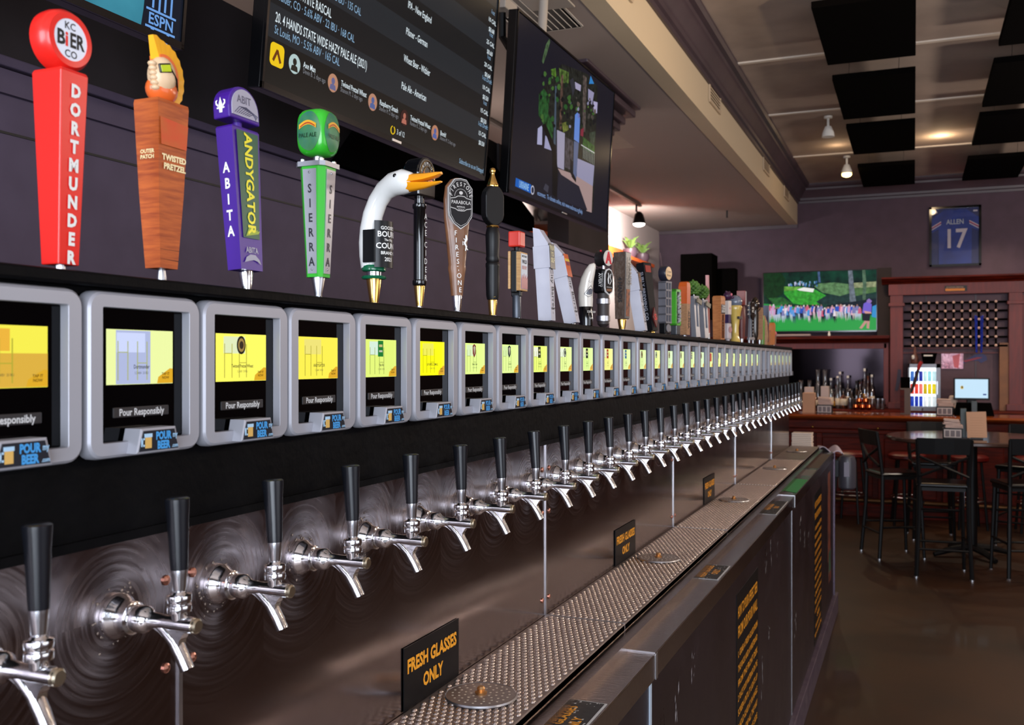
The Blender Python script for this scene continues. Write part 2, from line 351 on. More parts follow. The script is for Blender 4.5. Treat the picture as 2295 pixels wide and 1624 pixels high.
# ---------------------------------------------------------------- the tap wall
def steel(name, c, rough, stretch, bs, arcs=False):
    m = mat(name, c, rough, 1, ani=.0)
    nt = m.node_tree; b = nt.nodes['Principled BSDF']
    tc = nt.nodes.new('ShaderNodeTexCoord'); mp = nt.nodes.new('ShaderNodeMapping'); mp.inputs['Scale'].default_value = stretch
    nt.links.new(tc.outputs['Object'], mp.inputs['Vector'])
    n = nt.nodes.new('ShaderNodeTexNoise'); n.inputs['Scale'].default_value = 60; n.inputs['Detail'].default_value = 4
    nt.links.new(mp.outputs['Vector'], n.inputs['Vector'])
    u = nt.nodes.new('ShaderNodeBump'); u.inputs['Strength'].default_value = bs; u.inputs['Distance'].default_value = .002
    nt.links.new(n.outputs['Fac'], u.inputs['Height']); nt.links.new(u.outputs['Normal'], b.inputs['Normal'])
    n2 = nt.nodes.new('ShaderNodeTexNoise'); n2.inputs['Scale'].default_value = 5; n2.inputs['Detail'].default_value = 6
    nt.links.new(tc.outputs['Object'], n2.inputs['Vector'])
    r = nt.nodes.new('ShaderNodeMapRange'); r.inputs['To Min'].default_value = rough*.7; r.inputs['To Max'].default_value = rough*1.5
    nt.links.new(n2.outputs['Fac'], r.inputs['Value']); nt.links.new(r.outputs['Result'], b.inputs['Roughness'])
    return m
def tap_steel(name, y0, per):
    """sheet steel wiped in circles round each tap: anisotropic scratches concentric with the taps"""
    m = steel(name, (138, 128, 130), .16, (1, 40, 1), .05); nt = m.node_tree; b = nt.nodes['Principled BSDF']; L = nt.links
    def N(t, **k):
        n = nt.nodes.new(t)
        for a, v in k.items(): setattr(n, a, v)
        return n
    def MA(op, a, b_=None):
        n = N('ShaderNodeMath', operation=op)
        for i, v in enumerate((a, b_)):
            if v is None: continue
            if isinstance(v, (int, float)): n.inputs[i].default_value = v
            else: L.new(v, n.inputs[i])
        return n.outputs[0]
    tc = N('ShaderNodeTexCoord'); sp = N('ShaderNodeSeparateXYZ'); L.new(tc.outputs['Object'], sp.inputs[0])
    k = MA('DIVIDE', MA('SUBTRACT', sp.outputs['Y'], y0-per/2), per); dy = MA('MULTIPLY', MA('SUBTRACT', MA('FRACT', k), .5), per)
    dz = MA('SUBTRACT', sp.outputs['Z'], 1.478); r = MA('SQRT', MA('ADD', MA('MULTIPLY', dy, dy), MA('MULTIPLY', dz, dz)))
    # radial scratch streaks: fine in radius, long in angle
    ang = MA('ARCTAN2', dz, dy); cb = N('ShaderNodeCombineXYZ'); L.new(MA('MULTIPLY', r, 220), cb.inputs[0]); L.new(MA('MULTIPLY', ang, .7), cb.inputs[1]); L.new(MA('FLOOR', k), cb.inputs[2])
    nz = N('ShaderNodeTexNoise'); nz.inputs['Scale'].default_value = 1; nz.inputs['Detail'].default_value = 2; L.new(cb.outputs[0], nz.inputs['Vector'])
    near = N('ShaderNodeMapRange'); L.new(r, near.inputs['Value']); near.inputs['From Min'].default_value = .05; near.inputs['From Max'].default_value = .19; near.inputs['To Min'].default_value = 1; near.inputs['To Max'].default_value = 0
    an = MA('MULTIPLY', near.outputs[0], .85); L.new(an, b.inputs['Anisotropic'])
    tg = N('ShaderNodeCombineXYZ'); L.new(MA('MULTIPLY', dz, -1), tg.inputs[1]); L.new(dy, tg.inputs[2])
    nv = N('ShaderNodeVectorMath', operation='NORMALIZE'); L.new(tg.outputs[0], nv.inputs[0]); L.new(nv.outputs[0], b.inputs['Tangent'])
    rg = N('ShaderNodeMapRange'); L.new(nz.outputs['Fac'], rg.inputs['Value']); rg.inputs['From Min'].default_value = .3; rg.inputs['From Max'].default_value = .7; rg.inputs['To Min'].default_value = .15; rg.inputs['To Max'].default_value = .34; L.new(MA('ADD', .13, MA('MULTIPLY', near.outputs[0], MA('SUBTRACT', rg.outputs[0], .11))), b.inputs['Roughness'])
    return m
m_steel = tap_steel('wall_steel_near', .6189, .1715)
m_steel_far = tap_steel('wall_steel_far', 2.677, .1795)
m_steel2 = steel('counter_steel', (140, 126, 122), .2, (1, 3, 1), .4)
m_tray = steel('tray_steel', (158, 142, 134), .42, (3, 3, 3), .3)
m_tray.node_tree.nodes['Principled BSDF'].inputs['Metallic'].default_value = .75
m_front = steel('front_steel', (92, 80, 90), .3, (1, 1, 30), .3)

Y0, Y1 = -1.2, 6.83
tw = thing('tap_wall', 'long black-painted tap wall with steel panels below, running away from the camera', 'tap wall', (0, 0, 0))
MB().bx(-.10, 0, Y0, Y1, 1.562, 1.826).obj('backboard', m_black, tw)
MB().bx(-.12, .02, Y0, Y1+.03, 1.826, 1.840, .003).obj('top_ledge', m_black, tw)
MB().bx(-.12, -.10, Y0, Y1, 0, 1.826).obj('rear_board', m_black, tw)
MB().bx(-.10, -.02, Y0, Y1, 0, 1.562).obj('core', m_black, tw)
MB().bx(-.001, .004, Y0, Y1, 1.556, 1.566).obj('top_trim', m_black, tw)
seams = [-1.2, .89, 2.10, 3.39, 4.68, 5.95, 6.83]
for a, b in zip(seams, seams[1:]):
    MB().bx(-.03, 0, a+.0015, b-.0015, 1.150, 1.562, .001).obj('steel_panel', m_steel if a < 2.5 else m_steel_far, tw)
for y in seams[1:-1]:
    MB().bx(-.001, .0025, y-.003, y+.003, 1.158, 1.560).obj('seam_strip', m_alu, tw)
    for z in (1.50, 1.40, 1.20):
        for d in (-.022, .022): MB().ball(.001, y+d, z, .003, .006, .006, 10, 6).obj('rivet', mat('copper_rivet', (200, 140, 120), .3, 1), tw)

# ---------------------------------------------------------------- drip counter
dc = thing('drip_counter', 'steel drip-tray counter with dark steel front under the taps', 'counter', (0, 0, 0))
yend = 7.05
tr = [Y0, .89, 2.10, 3.39, 4.68, 5.95, 6.93]
holes = mat('hole_dark', (16, 12, 11), .6)
m_louv = mat('louvre_steel', (220, 206, 198), .24, .95)
def bumps(y0, y1, near):
    """raised louvres of the perforated tray: half domes open towards the near end"""
    g = MB(); h = MB(); py, px = .0165, .0135; k = 0; y = y0+.012
    if near < .5: py, px = .0165, .0135
    nseg = 10 if y0 < 2.2 else 7
    while y < y1-.008:
        x = .012+(px/2 if k % 2 else 0)
        while x < .183:
            n = nseg; rings = [[(x+rx*math.cos(2*PI*i/n), y+ry*math.sin(2*PI*i/n), 1.1618+h_) for i in range(n)] for rx, ry, h_ in ((.0054, .0066, 0), (.0048, .0058, .0022), (.0028, .0034, .0038))]
            g.add([p for r_ in rings for p in r_], [(r_*n+i, r_*n+(i+1) % n, (r_+1)*n+(i+1) % n, (r_+1)*n+i) for r_ in (0, 1) for i in range(n)]+[tuple(2*n+i for i in range(n))])
            x += px
        y += py; k += 1
    return g, h
for a, b in zip(tr, tr[1:]):
    t = MB().bx(0.0005, .19, a+.001, b-.001, 1.146, 1.162, .0015).obj('drip_tray', m_tray, dc)
    if a < 5:
        g, h = bumps(max(a, .9), b, a)
        if b > .9:
            o = g.obj('louvres', m_louv, t, 50); o['kind'] = 'stuff'
    MB().bx(.185, .19, a+.001, b-.001, 1.128, 1.1605, .0015).obj('tray_lip', m_steel2, dc)
for y in tr[1:-1]: MB().bx(.001, .19, y-.0012, y+.0012, 1.16, 1.1632).obj('tray_seam', m_alu, dc)
for a, b in ((Y0, 2.02), (2.02, 4.62), (4.62, yend)):
    s_ = MB().bx(.18, .28, a+.001, b-.001, 1.120, 1.128, .0012); s_.bx(.277, .2815, a+.001, b-.001, 1.076, 1.127, .001)
    s_.obj('service_ledge', m_steel2, dc)
    MB().bx(.19, .28, b-.004, b-.001, 1.128, 1.1305).obj('ledge_seam', m_alu, dc)
MB().bx(.2815, .283, 2.012, 2.028, 1.074, 1.129).obj('ledge_clip', m_alu, dc)
MB().bx(.2815, .283, 4.612, 4.628, 1.074, 1.129).obj('ledge_clip', m_alu, dc)
for a, b in ((Y0, 1.985), (2.0, 4.55), (4.56, 7.02)):
    MB().bx(.262, .275, a, b, .13, 1.12, .002).obj('front_panel', m_front, dc)
MB().bx(.22, .262, Y0, 7.02, 0.0, 1.12).obj('carcass', m_black, dc)
MB().bx(0, .22, Y0, 7.0, 1.0, 1.146).obj('tray_box', m_steel2, dc)
MB().bx(.274, .277, 4.548, 4.562, .14, 1.076).obj('corner_strip', m_alu, dc)
MB().bx(.260, .277, 1.985, 2.0, .3, 1.07).obj('edge_trim', mat('pale_blue_trim', (176, 190, 205), .4), dc)
m_base = mat('purple_skirting', (64, 50, 70), .45, nz=(14, (96, 84, 92), .8))
MB().bx(.25, .30, Y0, 7.12, 0, .135, .004).obj('skirting', m_base, dc)
MB().bx(0, .285, 7.02, 7.05, 0, 1.12).obj('end_panel', m_front, dc)
MB().bx(.27, .283, 7.03, 7.06, .13, 1.118).obj('corner_strip', m_alu, dc)
# worn paint and stickers on the front
m_scuff = mat('scuff_grey', (150, 146, 150), .6)
for (y, z, sy, sz) in ((2.23, .93, .03, .05), (2.42, .985, .02, .035), (2.17, .86, .012, .012), (3.72, .99, .02, .05), (3.86, 1.0, .02, .05), (4.05, .98, .015, .03), (3.62, .6, .02, .07), (4.9, .93, .04, .06), (5.1, .86, .03, .05), (5.3, .8, .03, .05), (3.8, .72, .03, .03), (4.7, .52, .06, .05), (2.9, .4, .02, .04)):
    g = MB()
    for k in range(7):
        u, v = random.uniform(-1, 1)*sy, random.uniform(-1, 1)*sz; r = random.uniform(.1, .35)
        g.add([(.2754, y+u-r*sy*.4, z+v-r*sz), (.2754, y+u+r*sy*.5, z+v-r*sz*.4), (.2754, y+u+r*sy*.2, z+v+r*sz), (.2754, y+u-r*sy*.5, z+v+r*sz*.3)], [(0, 1, 2, 3)])
    g.obj('paint_scuff', m_scuff, dc)

# drain plates
def drain(y, q):
    t = thing('drain_plate', 'round perforated drain plate with brass knob, %s' % q, 'drain plate', (.09, y, 1.166), 0, 'drain plates on the drip tray')
    MB().lathe([(.0585, -.003), (.062, -.001), (.062, .002), (.056, .0035), (.001, .0035)], n=48).obj('plate', m_tray, t, 40)
    MB().lathe([(.0625, -.002), (.064, 0), (.0625, .003), (.060, .0015)], n=48).obj('rim', m_alu, t, 40)
    h = MB()
    for ring, n in ((.017, 7), (.028, 12), (.039, 17), (.05, 22)):
        for k in range(n):
            a = 2*PI*k/n+ring*40; h.lathe([(.0022, .0036), (.0020, .0039)], ring*math.cos(a), ring*math.sin(a), 0, 6)
    o = h.obj('holes', mat('hole_pale', (205, 190, 170), .4), t); o['kind'] = 'stuff'
    MB().lathe([(.010, .003), (.011, .007), (.006, .009), (.0075, .013), (.005, .0165), (.0005, .017)], n=12).obj('knob', mat('worn_brass', (205, 160, 110), .4, 1), t, 30)
for y, q in ((1.54, 'nearest, beside the first black sign'), (2.81, 'second from the camera'), (4.11, 'third from the camera'), (5.40, 'fourth from the camera'), (6.48, 'farthest, before the white napkins')): drain(y, q)

# signs
m_sign = mat('sign_black', (9, 10, 13), .4, spec=.2); m_orange = mat('sign_orange', (240, 160, 40), .45)
def wall_sign(y0, y1, zt, zb, q):
    w, h = y1-y0, zt-zb
    t = thing('wall_sign', 'black fresh glasses sign with orange letters on the steel panel, %s' % q, 'sign', (.0015, (y0+y1)/2, (zt+zb)/2), W90, 'black signs on the steel panels')
    MB().bx(-w/2, w/2, -.0015, 0, -h/2, h/2).obj('plate', m_sign, t)
    text(t, 'FRESH GLASSES', h*.30, (0, -.002, h*.08), m_orange, bold=.04, xs=w/h*.44)
    text(t, 'ONLY', h*.30, (0, -.002, -h*.28), m_orange, bold=.04, xs=w/h*.44)
wall_sign(1.421, 1.631, 1.270, 1.1635, 'nearest')
wall_sign(2.659, 2.873, 1.266, 1.1635, 'second')
wall_sign(3.926, 4.145, 1.272, 1.1635, 'third and farthest')
LEDGE = Matrix.Rotation(PI/2, 4, 'Z')
def ledge_sign(y0, y1, q, worn):
    t = thing('counter_sticker', 'worn black fresh glasses sticker lying on the service ledge, %s' % q, 'sticker', (.235, (y0+y1)/2, 1.1285), 0, 'stickers on the service ledge')
    w = y1-y0
    MB().bx(-.040, .040, -w/2, w/2, -.0002, .0005).obj('border', mat('sticker_white', (205, 205, 205), .5), t)
    MB().bx(-.038, .036, -w/2+.002, w/2-.003, .0005, .0008).obj('sheet', mat('sticker_black', (22, 22, 25), .5, nz=(60, (60, 60, 62), .5)), t)
    R = Matrix.Rotation(PI/2, 4, 'Z')
    text(t, 'FRESH GLASSES', .026, (-.004, 0, .001), m_orange, R=R, bold=.03, xs=.95)
    text(t, 'ONLY', .026, (.024, 0, .001), m_orange, R=R, bold=.03, xs=.95)
    g = MB()
    for k in range(46 if worn else 26):
        x, y = random.uniform(-.036, .034), random.uniform(-w/2, w/2); r = random.uniform(.0006, .002)
        g.add([(x-r, y-r*2, .0013), (x+r, y-r, .0013), (x+r*.6, y+r*2, .0013), (x-r, y+r, .0013)], [(0, 1, 2, 3)])
    o = g.obj('wear_flecks', mat('sticker_white', (205, 205, 205), .5), t); o['kind'] = 'stuff'
ledge_sign(1.45, 1.685, 'nearest', True); ledge_sign(2.76, 2.96, 'second', True); ledge_sign(4.02, 4.42, 'third, before the green patch', True)
g = MB().loft([[(.195, 4.80, 1.1286), (.277, 4.72, 1.1286), (.277, 5.25, 1.1286), (.20, 5.3, 1.1286)], [(.195, 4.80, 1.1292), (.277, 4.72, 1.1292), (.277, 5.25, 1.1292), (.20, 5.3, 1.1292)]])
tag(g.obj('green_sticker', mat('sticker_green', (58, 150, 84), .5)), 'torn green sticker on the service ledge', 'sticker')
tag(MB().bx(.20, .275, 5.45, 5.75, 1.1284, 1.129).obj('grey_label', mat('label_grey', (120, 112, 108), .4)), 'faded grey label on the ledge behind the green sticker', 'label')
tag(MB().bx(.215, .277, 5.85, 6.75, 1.1284, 1.129).obj('brown_label', mat('label_brown', (84, 54, 44), .4)), 'long brown worn label on the far ledge', 'label')

# long instruction signs on the front
lines = ['HOW TO POUR A PERFECT BEER', 'FROM OUR POUR WALL', '1. GRAB A FRESH GLASS FROM', 'THE RACK AND A WRISTBAND', 'FROM THE FRONT DESK', '2. PLACE YOUR WRISTBAND ON THE', 'SCREEN UNTIL IT LIGHTS UP', '3. HOLD GLASS AT AN ANGLE', 'OPEN THE TAP ALL THE WAY', 'POUR DOWN THE SIDE', '4. STRAIGHTEN THE GLASS', 'WHEN IT IS ALMOST FULL', '5. CLOSE THE TAP AND ENJOY', 'CHEERS', 'POUR RESPONSIBLY', 'FRESH GLASS EVERY TIME']
def tall_sign(y0, y1, zt, q):
    w = y1-y0; h = zt-.16
    t = thing('instruction_sign', 'tall black pouring-instruction sign with orange text on the counter front, %s' % q, 'sign', (.2752, (y0+y1)/2, .16), W90, 'instruction signs on the counter front')
    MB().bx(-w/2, w/2, -.0015, 0, 0, h).obj('sheet', m_sign, t)
    g = h-.06
    for k, s in enumerate(lines):
        sz = .052 if k < 2 else (.036 if k in (13,) else .03)
        me = txt_mesh(s, sz, .02); wd = max(v.co.x for v in me.vertices)-min(v.co.x for v in me.vertices)
        text(t, s, sz, (0, -.002, g-.02), m_orange, bold=.02, xs=min(1.25, w*.9/wd), name='lettering')
        g -= .062 if k < 2 else .046
tall_sign(3.063, 3.512, 1.018, 'nearer'); tall_sign(5.62, 6.07, 1.0, 'farther')
# orange and green streaks of an old mural at the end
g = MB()
for (a, b, c, d) in ((6.55, 6.75, .45, 1.02), (6.6, 6.8, .3, .5)): g.bx(.2752, .2757, a, b, c, d)
tag(g.obj('orange_decal', mat('decal_orange', (128, 62, 40), .5, nz=(14, (60, 36, 34), 1))), 'faded orange strip decal at the far end of the counter front', 'decal')
tag(MB().bx(.2757, .276, 6.62, 6.78, .36, .5).obj('green_decal', mat('decal_green', (52, 92, 70), .5, nz=(14, (40, 44, 44), 1))), 'small green patch below the orange strip decal', 'decal')

# things at the far end of the counter
t = thing('napkin_stack', 'white stack of paper napkins at the far end of the drip tray', 'napkins', (.0, 6.98, 1.128))
for k in range(10):
    MB().bx(.005+random.uniform(0, .003), .14+random.uniform(-.004, .004), -.06, .06, .035+k*.0125-.035, .035+k*.0125-.0235, .003).obj('napkin', mat('napkin_white', (226, 206, 190), .8), t)
tw_ = MB()
N, Mx = 26, 12; vs = []
for i in range(N+1):
    for j in range(Mx+1):
        u, v = i/N, j/Mx
        vs.append((.17+.17*u, 6.93+.16*v+.01*math.sin(9*u), 1.135+.018*abs(math.sin(5.2*u+1.5*v))+.012*math.sin(3*v+7*u)-max(0, u-.72)**1.4*.22))
tw_.add(vs, [(i*(Mx+1)+j, (i+1)*(Mx+1)+j, (i+1)*(Mx+1)+j+1, i*(Mx+1)+j+1) for i in range(N) for j in range(Mx)])
o = tw_.obj('cleaning_cloth', mat('cloth_lavender', (190, 176, 186), .9), None, 60); tag(o, 'crumpled lavender-grey cloth over the far counter corner', 'cloth')
o.modifiers.new('thick', 'SOLIDIFY').thickness = .006
t = thing('sanitiser_canister', 'dark grey rounded canister hanging at the far end of the counter', 'canister', (.36, 7.10, .86))
MB().lathe([(.045, 0), (.058, .012), (.06, .05), (.06, .19), (.05, .225), (.015, .24)], n=24).obj('body', mat('canister_grey', (66, 64, 72), .3), t, 40)
MB().bx(-.018, .018, -.0615, -.058, .09, .19, .004).obj('label', mat('canister_label', (128, 122, 136), .4), t)
MB().bx(-.10, -.05, -.02, .02, .08, .2, .004).obj('bracket', m_blackp, t)
# ---------------------------------------------------------------- touchscreens
DW, DH = .168, .174
def rr(w, h, r, y, n=5, cx=0, cz=0):
    pts = []
    for sx, sz, a0 in ((1, -1, -PI/2), (1, 1, 0), (-1, 1, PI/2), (-1, -1, PI)):
        for k in range(n+1):
            a = a0+PI/2*k/n; pts.append((cx+sx*(w/2-r)+r*math.cos(a), y, cz+sz*(h/2-r)+r*math.sin(a)))
    return pts
gw, gh, gx = .128, .1405, -.0 
f = MB()
f.loft([rr(DW-.004, DH-.004, .016, 0), rr(DW, DH, .018, -.004), rr(DW, DH, .018, -.012), rr(DW-.003, DH-.003, .017, -.0175), rr(DW-.008, DH-.008, .015, -.020),
        rr(gw+.001, gh+.001, .002, -.020, cx=gx), rr(gw, gh, .002, -.0195, cx=gx), rr(gw, gh, .002, -.009, cx=gx)], cap=False)
me_frame = f.mesh('frame', m_silver, 24)
m_glass = mat('glass_black', (2, 2, 3), .05, spec=.14)
me_glass = MB().bx(-gw/2-.001, gw/2+.001, -.0085, -.004, -gh/2-.001, gh/2+.001).mesh('glass', m_glass)
me_label = MB().bx(-.041, .041, -.0105, -.0085, -.0455, -.0345, .001).mesh('label_strip', mat('label_dark', (38, 36, 38), .4))
bd = MB(); bd.loft([[(a*(.031 if z < 0 else .026), y, -.087+.004+(z+1)*.0125) for a, z in ((-1, -1), (1, -1), (1, 1), (-1, 1))] for y in (-.012, -.034)], cap=True)
me_badge = None
def wedge(w0, w1, z0, z1, ya, yb, inset):
    g = MB(); g.loft([[(-w0, ya, z0), (w0, ya, z0), (w1, ya, z1), (-w1, ya, z1)], [(-w0, yb, z0), (w0, yb, z0), (w1, yb, z1), (-w1, yb, z1)],
                      [(-w0+inset, yb-inset*.5, z0+inset), (w0-inset, yb-inset*.5, z0+inset), (w1-inset, yb-inset*.5, z1-inset), (-w1+inset, yb-inset*.5, z1-inset)]])
    return g
me_badge = wedge(.0325, .026, -.083, -.057, -.012, -.033, .002).mesh('badge', m_silver, 25)
me_badgein = wedge(.0295, .0232, -.081, -.0595, -.0338, -.0344, .0005).mesh('badge_plate', mat('badge_navy', (22, 26, 36), .35))
m_bt = mat('badge_blue', (60, 150, 215), .5); m_btw = mat('badge_white', (150, 190, 220), .5)
me_b1 = [('POUR', .0115, (.006, -.035, -.0695)), ('BEER', .0115, (.006, -.035, -.0795))]
mug = MB(); mug.bx(-.021, -.012, -.0352, -.0346, -.078, -.0655); mug_me = mug.mesh('mug_mark', mat('mug_amber', (214, 170, 90), .5))
mug2 = MB(); mug2.bx(-.022, -.011, -.0353, -.0346, -.0665, -.0625); mug2.bx(-.0255, -.022, -.0352, -.0346, -.076, -.074); mug2.bx(-.0255, -.022, -.0352, -.0346, -.069, -.067); mug2.bx(-.0265, -.0245, -.0352, -.0346, -.076, -.067); mug2_me = mug2.mesh('mug_foam', mat('mug_foam', (170, 205, 230), .5))
PY, PG = (232, 222, 60), (206, 226, 130)
devY = [.5638, .7358, .9074, 1.0769, 1.2504, 1.4256, 1.603, 1.777, 1.9519, 2.1248, 2.295]
while len(devY) < 35: devY.append(devY[-1]+(6.66-2.295)/24)
# background, foam/glass tint, logo kind, logo colour, emphasised words
scr = [((222, 214, 70), (236, 180, 60), None, None, ''), ((214, 224, 150), (205, 215, 250), None, None, 'Dortmunder'), ((232, 226, 90), (225, 235, 190), 'oval', (44, 38, 30), 'Twisted Pretzel Wheat'),
       ((228, 216, 72), (238, 226, 120), None, None, 'ANDYGATOR'), ((205, 222, 110), (214, 238, 220), 'rect', (30, 150, 60), 'Pale Ale'), ((238, 234, 10), (240, 236, 90), None, None, 'UNTAPPED COMING'),
       ((208, 230, 130), (220, 240, 190), 'shield', (150, 60, 50), 'Berry Cider'), ((208, 232, 140), (215, 238, 170), 'shield', (34, 52, 50), 'Parabola'), ((214, 232, 110), (240, 244, 220), 'rect', (80, 90, 40), 'Unfiltered'),
       ((210, 230, 140), (235, 244, 220), 'ring', (40, 50, 50), 'Peach'), ((205, 232, 140), (225, 240, 180), 'rect', (38, 52, 48), 'Treat Yo'), ((228, 226, 130), (235, 240, 190), 'rect', (214, 80, 50), 'RAD'),
       ((208, 228, 150), (225, 240, 200), 'rect', (50, 130, 180), 'Scrimshaw')]
def device(i, y):
    c, c2, lk, lc, words = scr[i] if i < len(scr) else (random.choice([(204, 228, 150), (214, 230, 140), (200, 224, 170)]), (226, 240, 190), random.choice(['rect', 'oval', 'ring']), random.choice([(40, 60, 50), (60, 50, 90), (70, 40, 30), (30, 70, 110)]), '')
    if i == 19: lc, lk = (222, 92, 40), 'big'
    off = i in (27, 28)
    where = 'cut by the left edge of the picture' if i == 0 else ('the farthest one' if i == 34 else '%s from the left' % ORD[i])
    d = {1: ' under the red tap handle', 2: ' under the orange wooden tap handle', 3: ' under the purple tap handle', 4: ' showing a green logo', 5: ' showing a plain bright yellow picture', 19: ' showing an orange square'}.get(i, '')
    t = thing('touchscreen', 'silver-framed tap-wall touchscreen, %s%s%s' % (where, d, ', with a dark display' if off else ''), 'touchscreen', (.0005, y+DW/2, 1.735), W90, 'touchscreens in a row on the black tap wall')
    link('frame', me_frame, t); link('glass', me_glass, t)
    ls = link('label_strip', me_label, t)
    link('badge', me_badge, t); bp = link('badge_plate', me_badgein, t)
    if i < 22:
        text(ls, 'Pour Responsibly', .0105, (0, -.0107, -.0435), mat('label_text', (205, 205, 205), .5), bold=.02, xs=.9)
        for s_, z_, p_ in me_b1: text(bp, s_, z_, p_, m_bt, bold=.05, xs=.75)
        if i < 10:
            text(bp, 'my', .0085, (.0235, -.035, -.0685), m_btw, bold=.03, xs=.7); text(bp, '.com', .006, (.0235, -.035, -.0795), m_btw, bold=.03, xs=.8)
        link('mug_mark', mug_me, bp); link('mug_foam', mug2_me, bp)
    if off: return
    Y = -.0088
    ds = MB().bx(-.0488, .0488, -.0089, -.0084, -.0105, .0483).obj('display', flat(c, 1.2), t)
    g = MB(); g.bx(-.035, .006, -.0092, -.009, .024, .045); g.obj('foam_picture', flat(c2, .95), ds)
    if i == 1: MB().bx(-.036, .014, -.0091, -.009, -.010, .0475).obj('glass_picture', flat((190, 200, 240), .8), ds)
    if i == 0: MB().bx(-.0488, .0488, -.0091, -.009, -.0100, .022).obj('beer_picture', flat((238, 190, 70), .8), ds)
    m_sk = flat(tuple(int(v*.86) for v in c), .8)
    g = MB()
    for x0 in (-.034, -.02, -.006, .008): g.bx(x0, x0+.0012, -.0094, -.0091, -.006, .036)
    g.bx(-.034, -.02, -.0094, -.0091, .0235, .0245); g.bx(-.006, .0085, -.0094, -.0091, .012, .013); g.obj('glass_outline', m_sk, ds)
    g = MB().add([(.024, -.0092, -.0100), (.0485, -.0092, -.0100), (.0485, -.0092, .006), (.044, -.0092, .0065), (.026, -.0092, -.003)], [(0, 1, 2, 3, 4)])
    pt = g.obj('price_tag', flat((236, 180, 40), .85), ds)
    text(ds, 'TAP IT\nNOW', .0042, (.037, -.0095, -.001), flat((120, 80, 20), .4), bold=.02)
    if lk:
        m = flat(lc, .6); cx, cz = (-.002, .0345)
        if lk == 'oval': g = MB().prism([(cx+.0085*math.cos(a*PI/10), cz+.0115*math.sin(a*PI/10)) for a in range(20)], -.0097, -.0094)
        elif lk == 'ring': g = MB().prism([(cx+.009*math.cos(a*PI/10), cz+.0105*math.sin(a*PI/10)) for a in range(20)], -.0097, -.0094)
        elif lk == 'shield': g = MB().prism([(cx-.007, cz+.009), (cx, cz+.0125), (cx+.007, cz+.009), (cx+.0065, cz-.006), (cx, cz-.0135), (cx-.0065, cz-.006)], -.0097, -.0094)
        elif lk == 'big': g = MB().bx(-.03, .028, -.0097, -.0094, .012, .046)
        else: g = MB().bx(cx-.008, cx+.008, -.0097, -.0094, cz-.013, cz+.012)
        lo_ = g.obj('logo', m, ds)
        if lk in ('oval', 'ring'):
            MB().prism([(cx+.0062*math.cos(a*PI/10), cz+.0085*math.sin(a*PI/10)) for a in range(20)], -.0099, -.0097).obj('logo', flat((196, 160, 90) if lk == 'oval' else (225, 235, 200), .6), ds)
            MB().prism([(cx+.004*math.cos(a*PI/10), cz+.005*math.sin(a*PI/10)) for a in range(20)], -.0101, -.0099).obj('logo', flat((70, 56, 40) if lk == 'oval' else (60, 70, 70), .6), ds)
        elif lk == 'shield':
            MB().prism([(cx-.004, cz+.006), (cx, cz+.009), (cx+.004, cz+.006), (cx, cz-.008)], -.0099, -.0097).obj('logo', flat((235, 225, 200), .6), ds)
        elif lk == 'rect':
            MB().bx(cx-.005, cx+.005, -.0099, -.0097, cz+.002, cz+.006).obj('logo', flat((240, 225, 150), .6), ds)
            MB().bx(cx-.005, cx+.005, -.0099, -.0097, cz-.006, cz-.003).obj('logo', flat((235, 235, 215), .6), ds)
    if words and i < 13: text(ds, words, .006, (.0, -.0099, .0065), flat((60, 62, 50), .5), bold=.015, xs=.75)
    if i < 16: text(ds, '5.2 ABV  20 IBU', .0038, (.0, -.0099, .0005), flat((110, 112, 80), .5), xs=.8)
for i, y in enumerate(devY): device(i, y)

# ---------------------------------------------------------------- beer faucets
fxs = [.6189, .7928, .955, 1.128, 1.295, 1.469, 1.6405, 1.8155, 1.9937, 2.160, 2.330, 2.505, 2.68]
fxs = [.448] + fxs[0:]
while fxs[-1] < 6.62: fxs.append(fxs[-1]+.1795)
fx = fxs[1:]
RX = Matrix.Rotation(PI/2, 4, 'X')      # lathe axis z -> -y (towards the room)
fl_ = MB().lathe([(.024, 0), (.0245, .004), (.0235, .008), (.019, .014), (.0175, .02), (.0175, .026), (.014, .028)], n=24, M=RX)
me_fl = fl_.mesh('flange', m_chrome, 35)
bo = MB(); bo.lathe([(.0135, .026), (.0145, .03), (.0145, .043), (.012, .046), (.0085, .052), (.0078, .07), (.0085, .08), (.0085, .104), (.0085, .106)], n=20, M=RX)
bo.tube([(0, -.060, -.003), (0, -.070, -.008), (0, -.080, -.018), (0, -.088, -.030)], [.006, .0075, .0075, .0068], 14)
bo.prism([(0, 0)], 0, 0) if False else None
# web between barrel and spout: a curved fin
web = [(-.052, -.004), (-.100, -.004), (-.094, -.010), (-.090, -.017), (-.090, -.026), (-.082, -.028), (-.074, -.018), (-.064, -.010)]
n = len(web); bo.add([(-.0055, a, b) for a, b in web]+[(.0055, a, b) for a, b in web], [tuple(range(n)), tuple(range(2*n-1, n-1, -1))]+[(i, i+n, (i+1) % n+n, (i+1) % n) for i in range(n)])
me_body = bo.mesh('body', m_chrome, 40)
me_cap = MB().lathe([(.0078, .104), (.0078, .1095), (.006, .111), (.001, .111)], n=16, M=RX).mesh('end_cap', mat('worn_cap', (196, 184, 160), .3, 1), 35)
me_spout = MB().tube([(0, -.083, -.022), (0, -.090, -.033), (0, -.097, -.046)], [.0078, .0076, .0072], 16).mesh('spout', m_chrome, 40)
co = MB(); co.lathe([(.0075, .004), (.0085, .012), (.0125, .013), (.0130, .0165), (.0125, .020), (.009, .0205), (.009, .0225), (.0125, .023), (.013, .0265), (.0125, .030), (.008, .031), (.006, .034)], 0, -.086, 0, 20)
me_co = co.mesh('collar', m_chrome, 35)
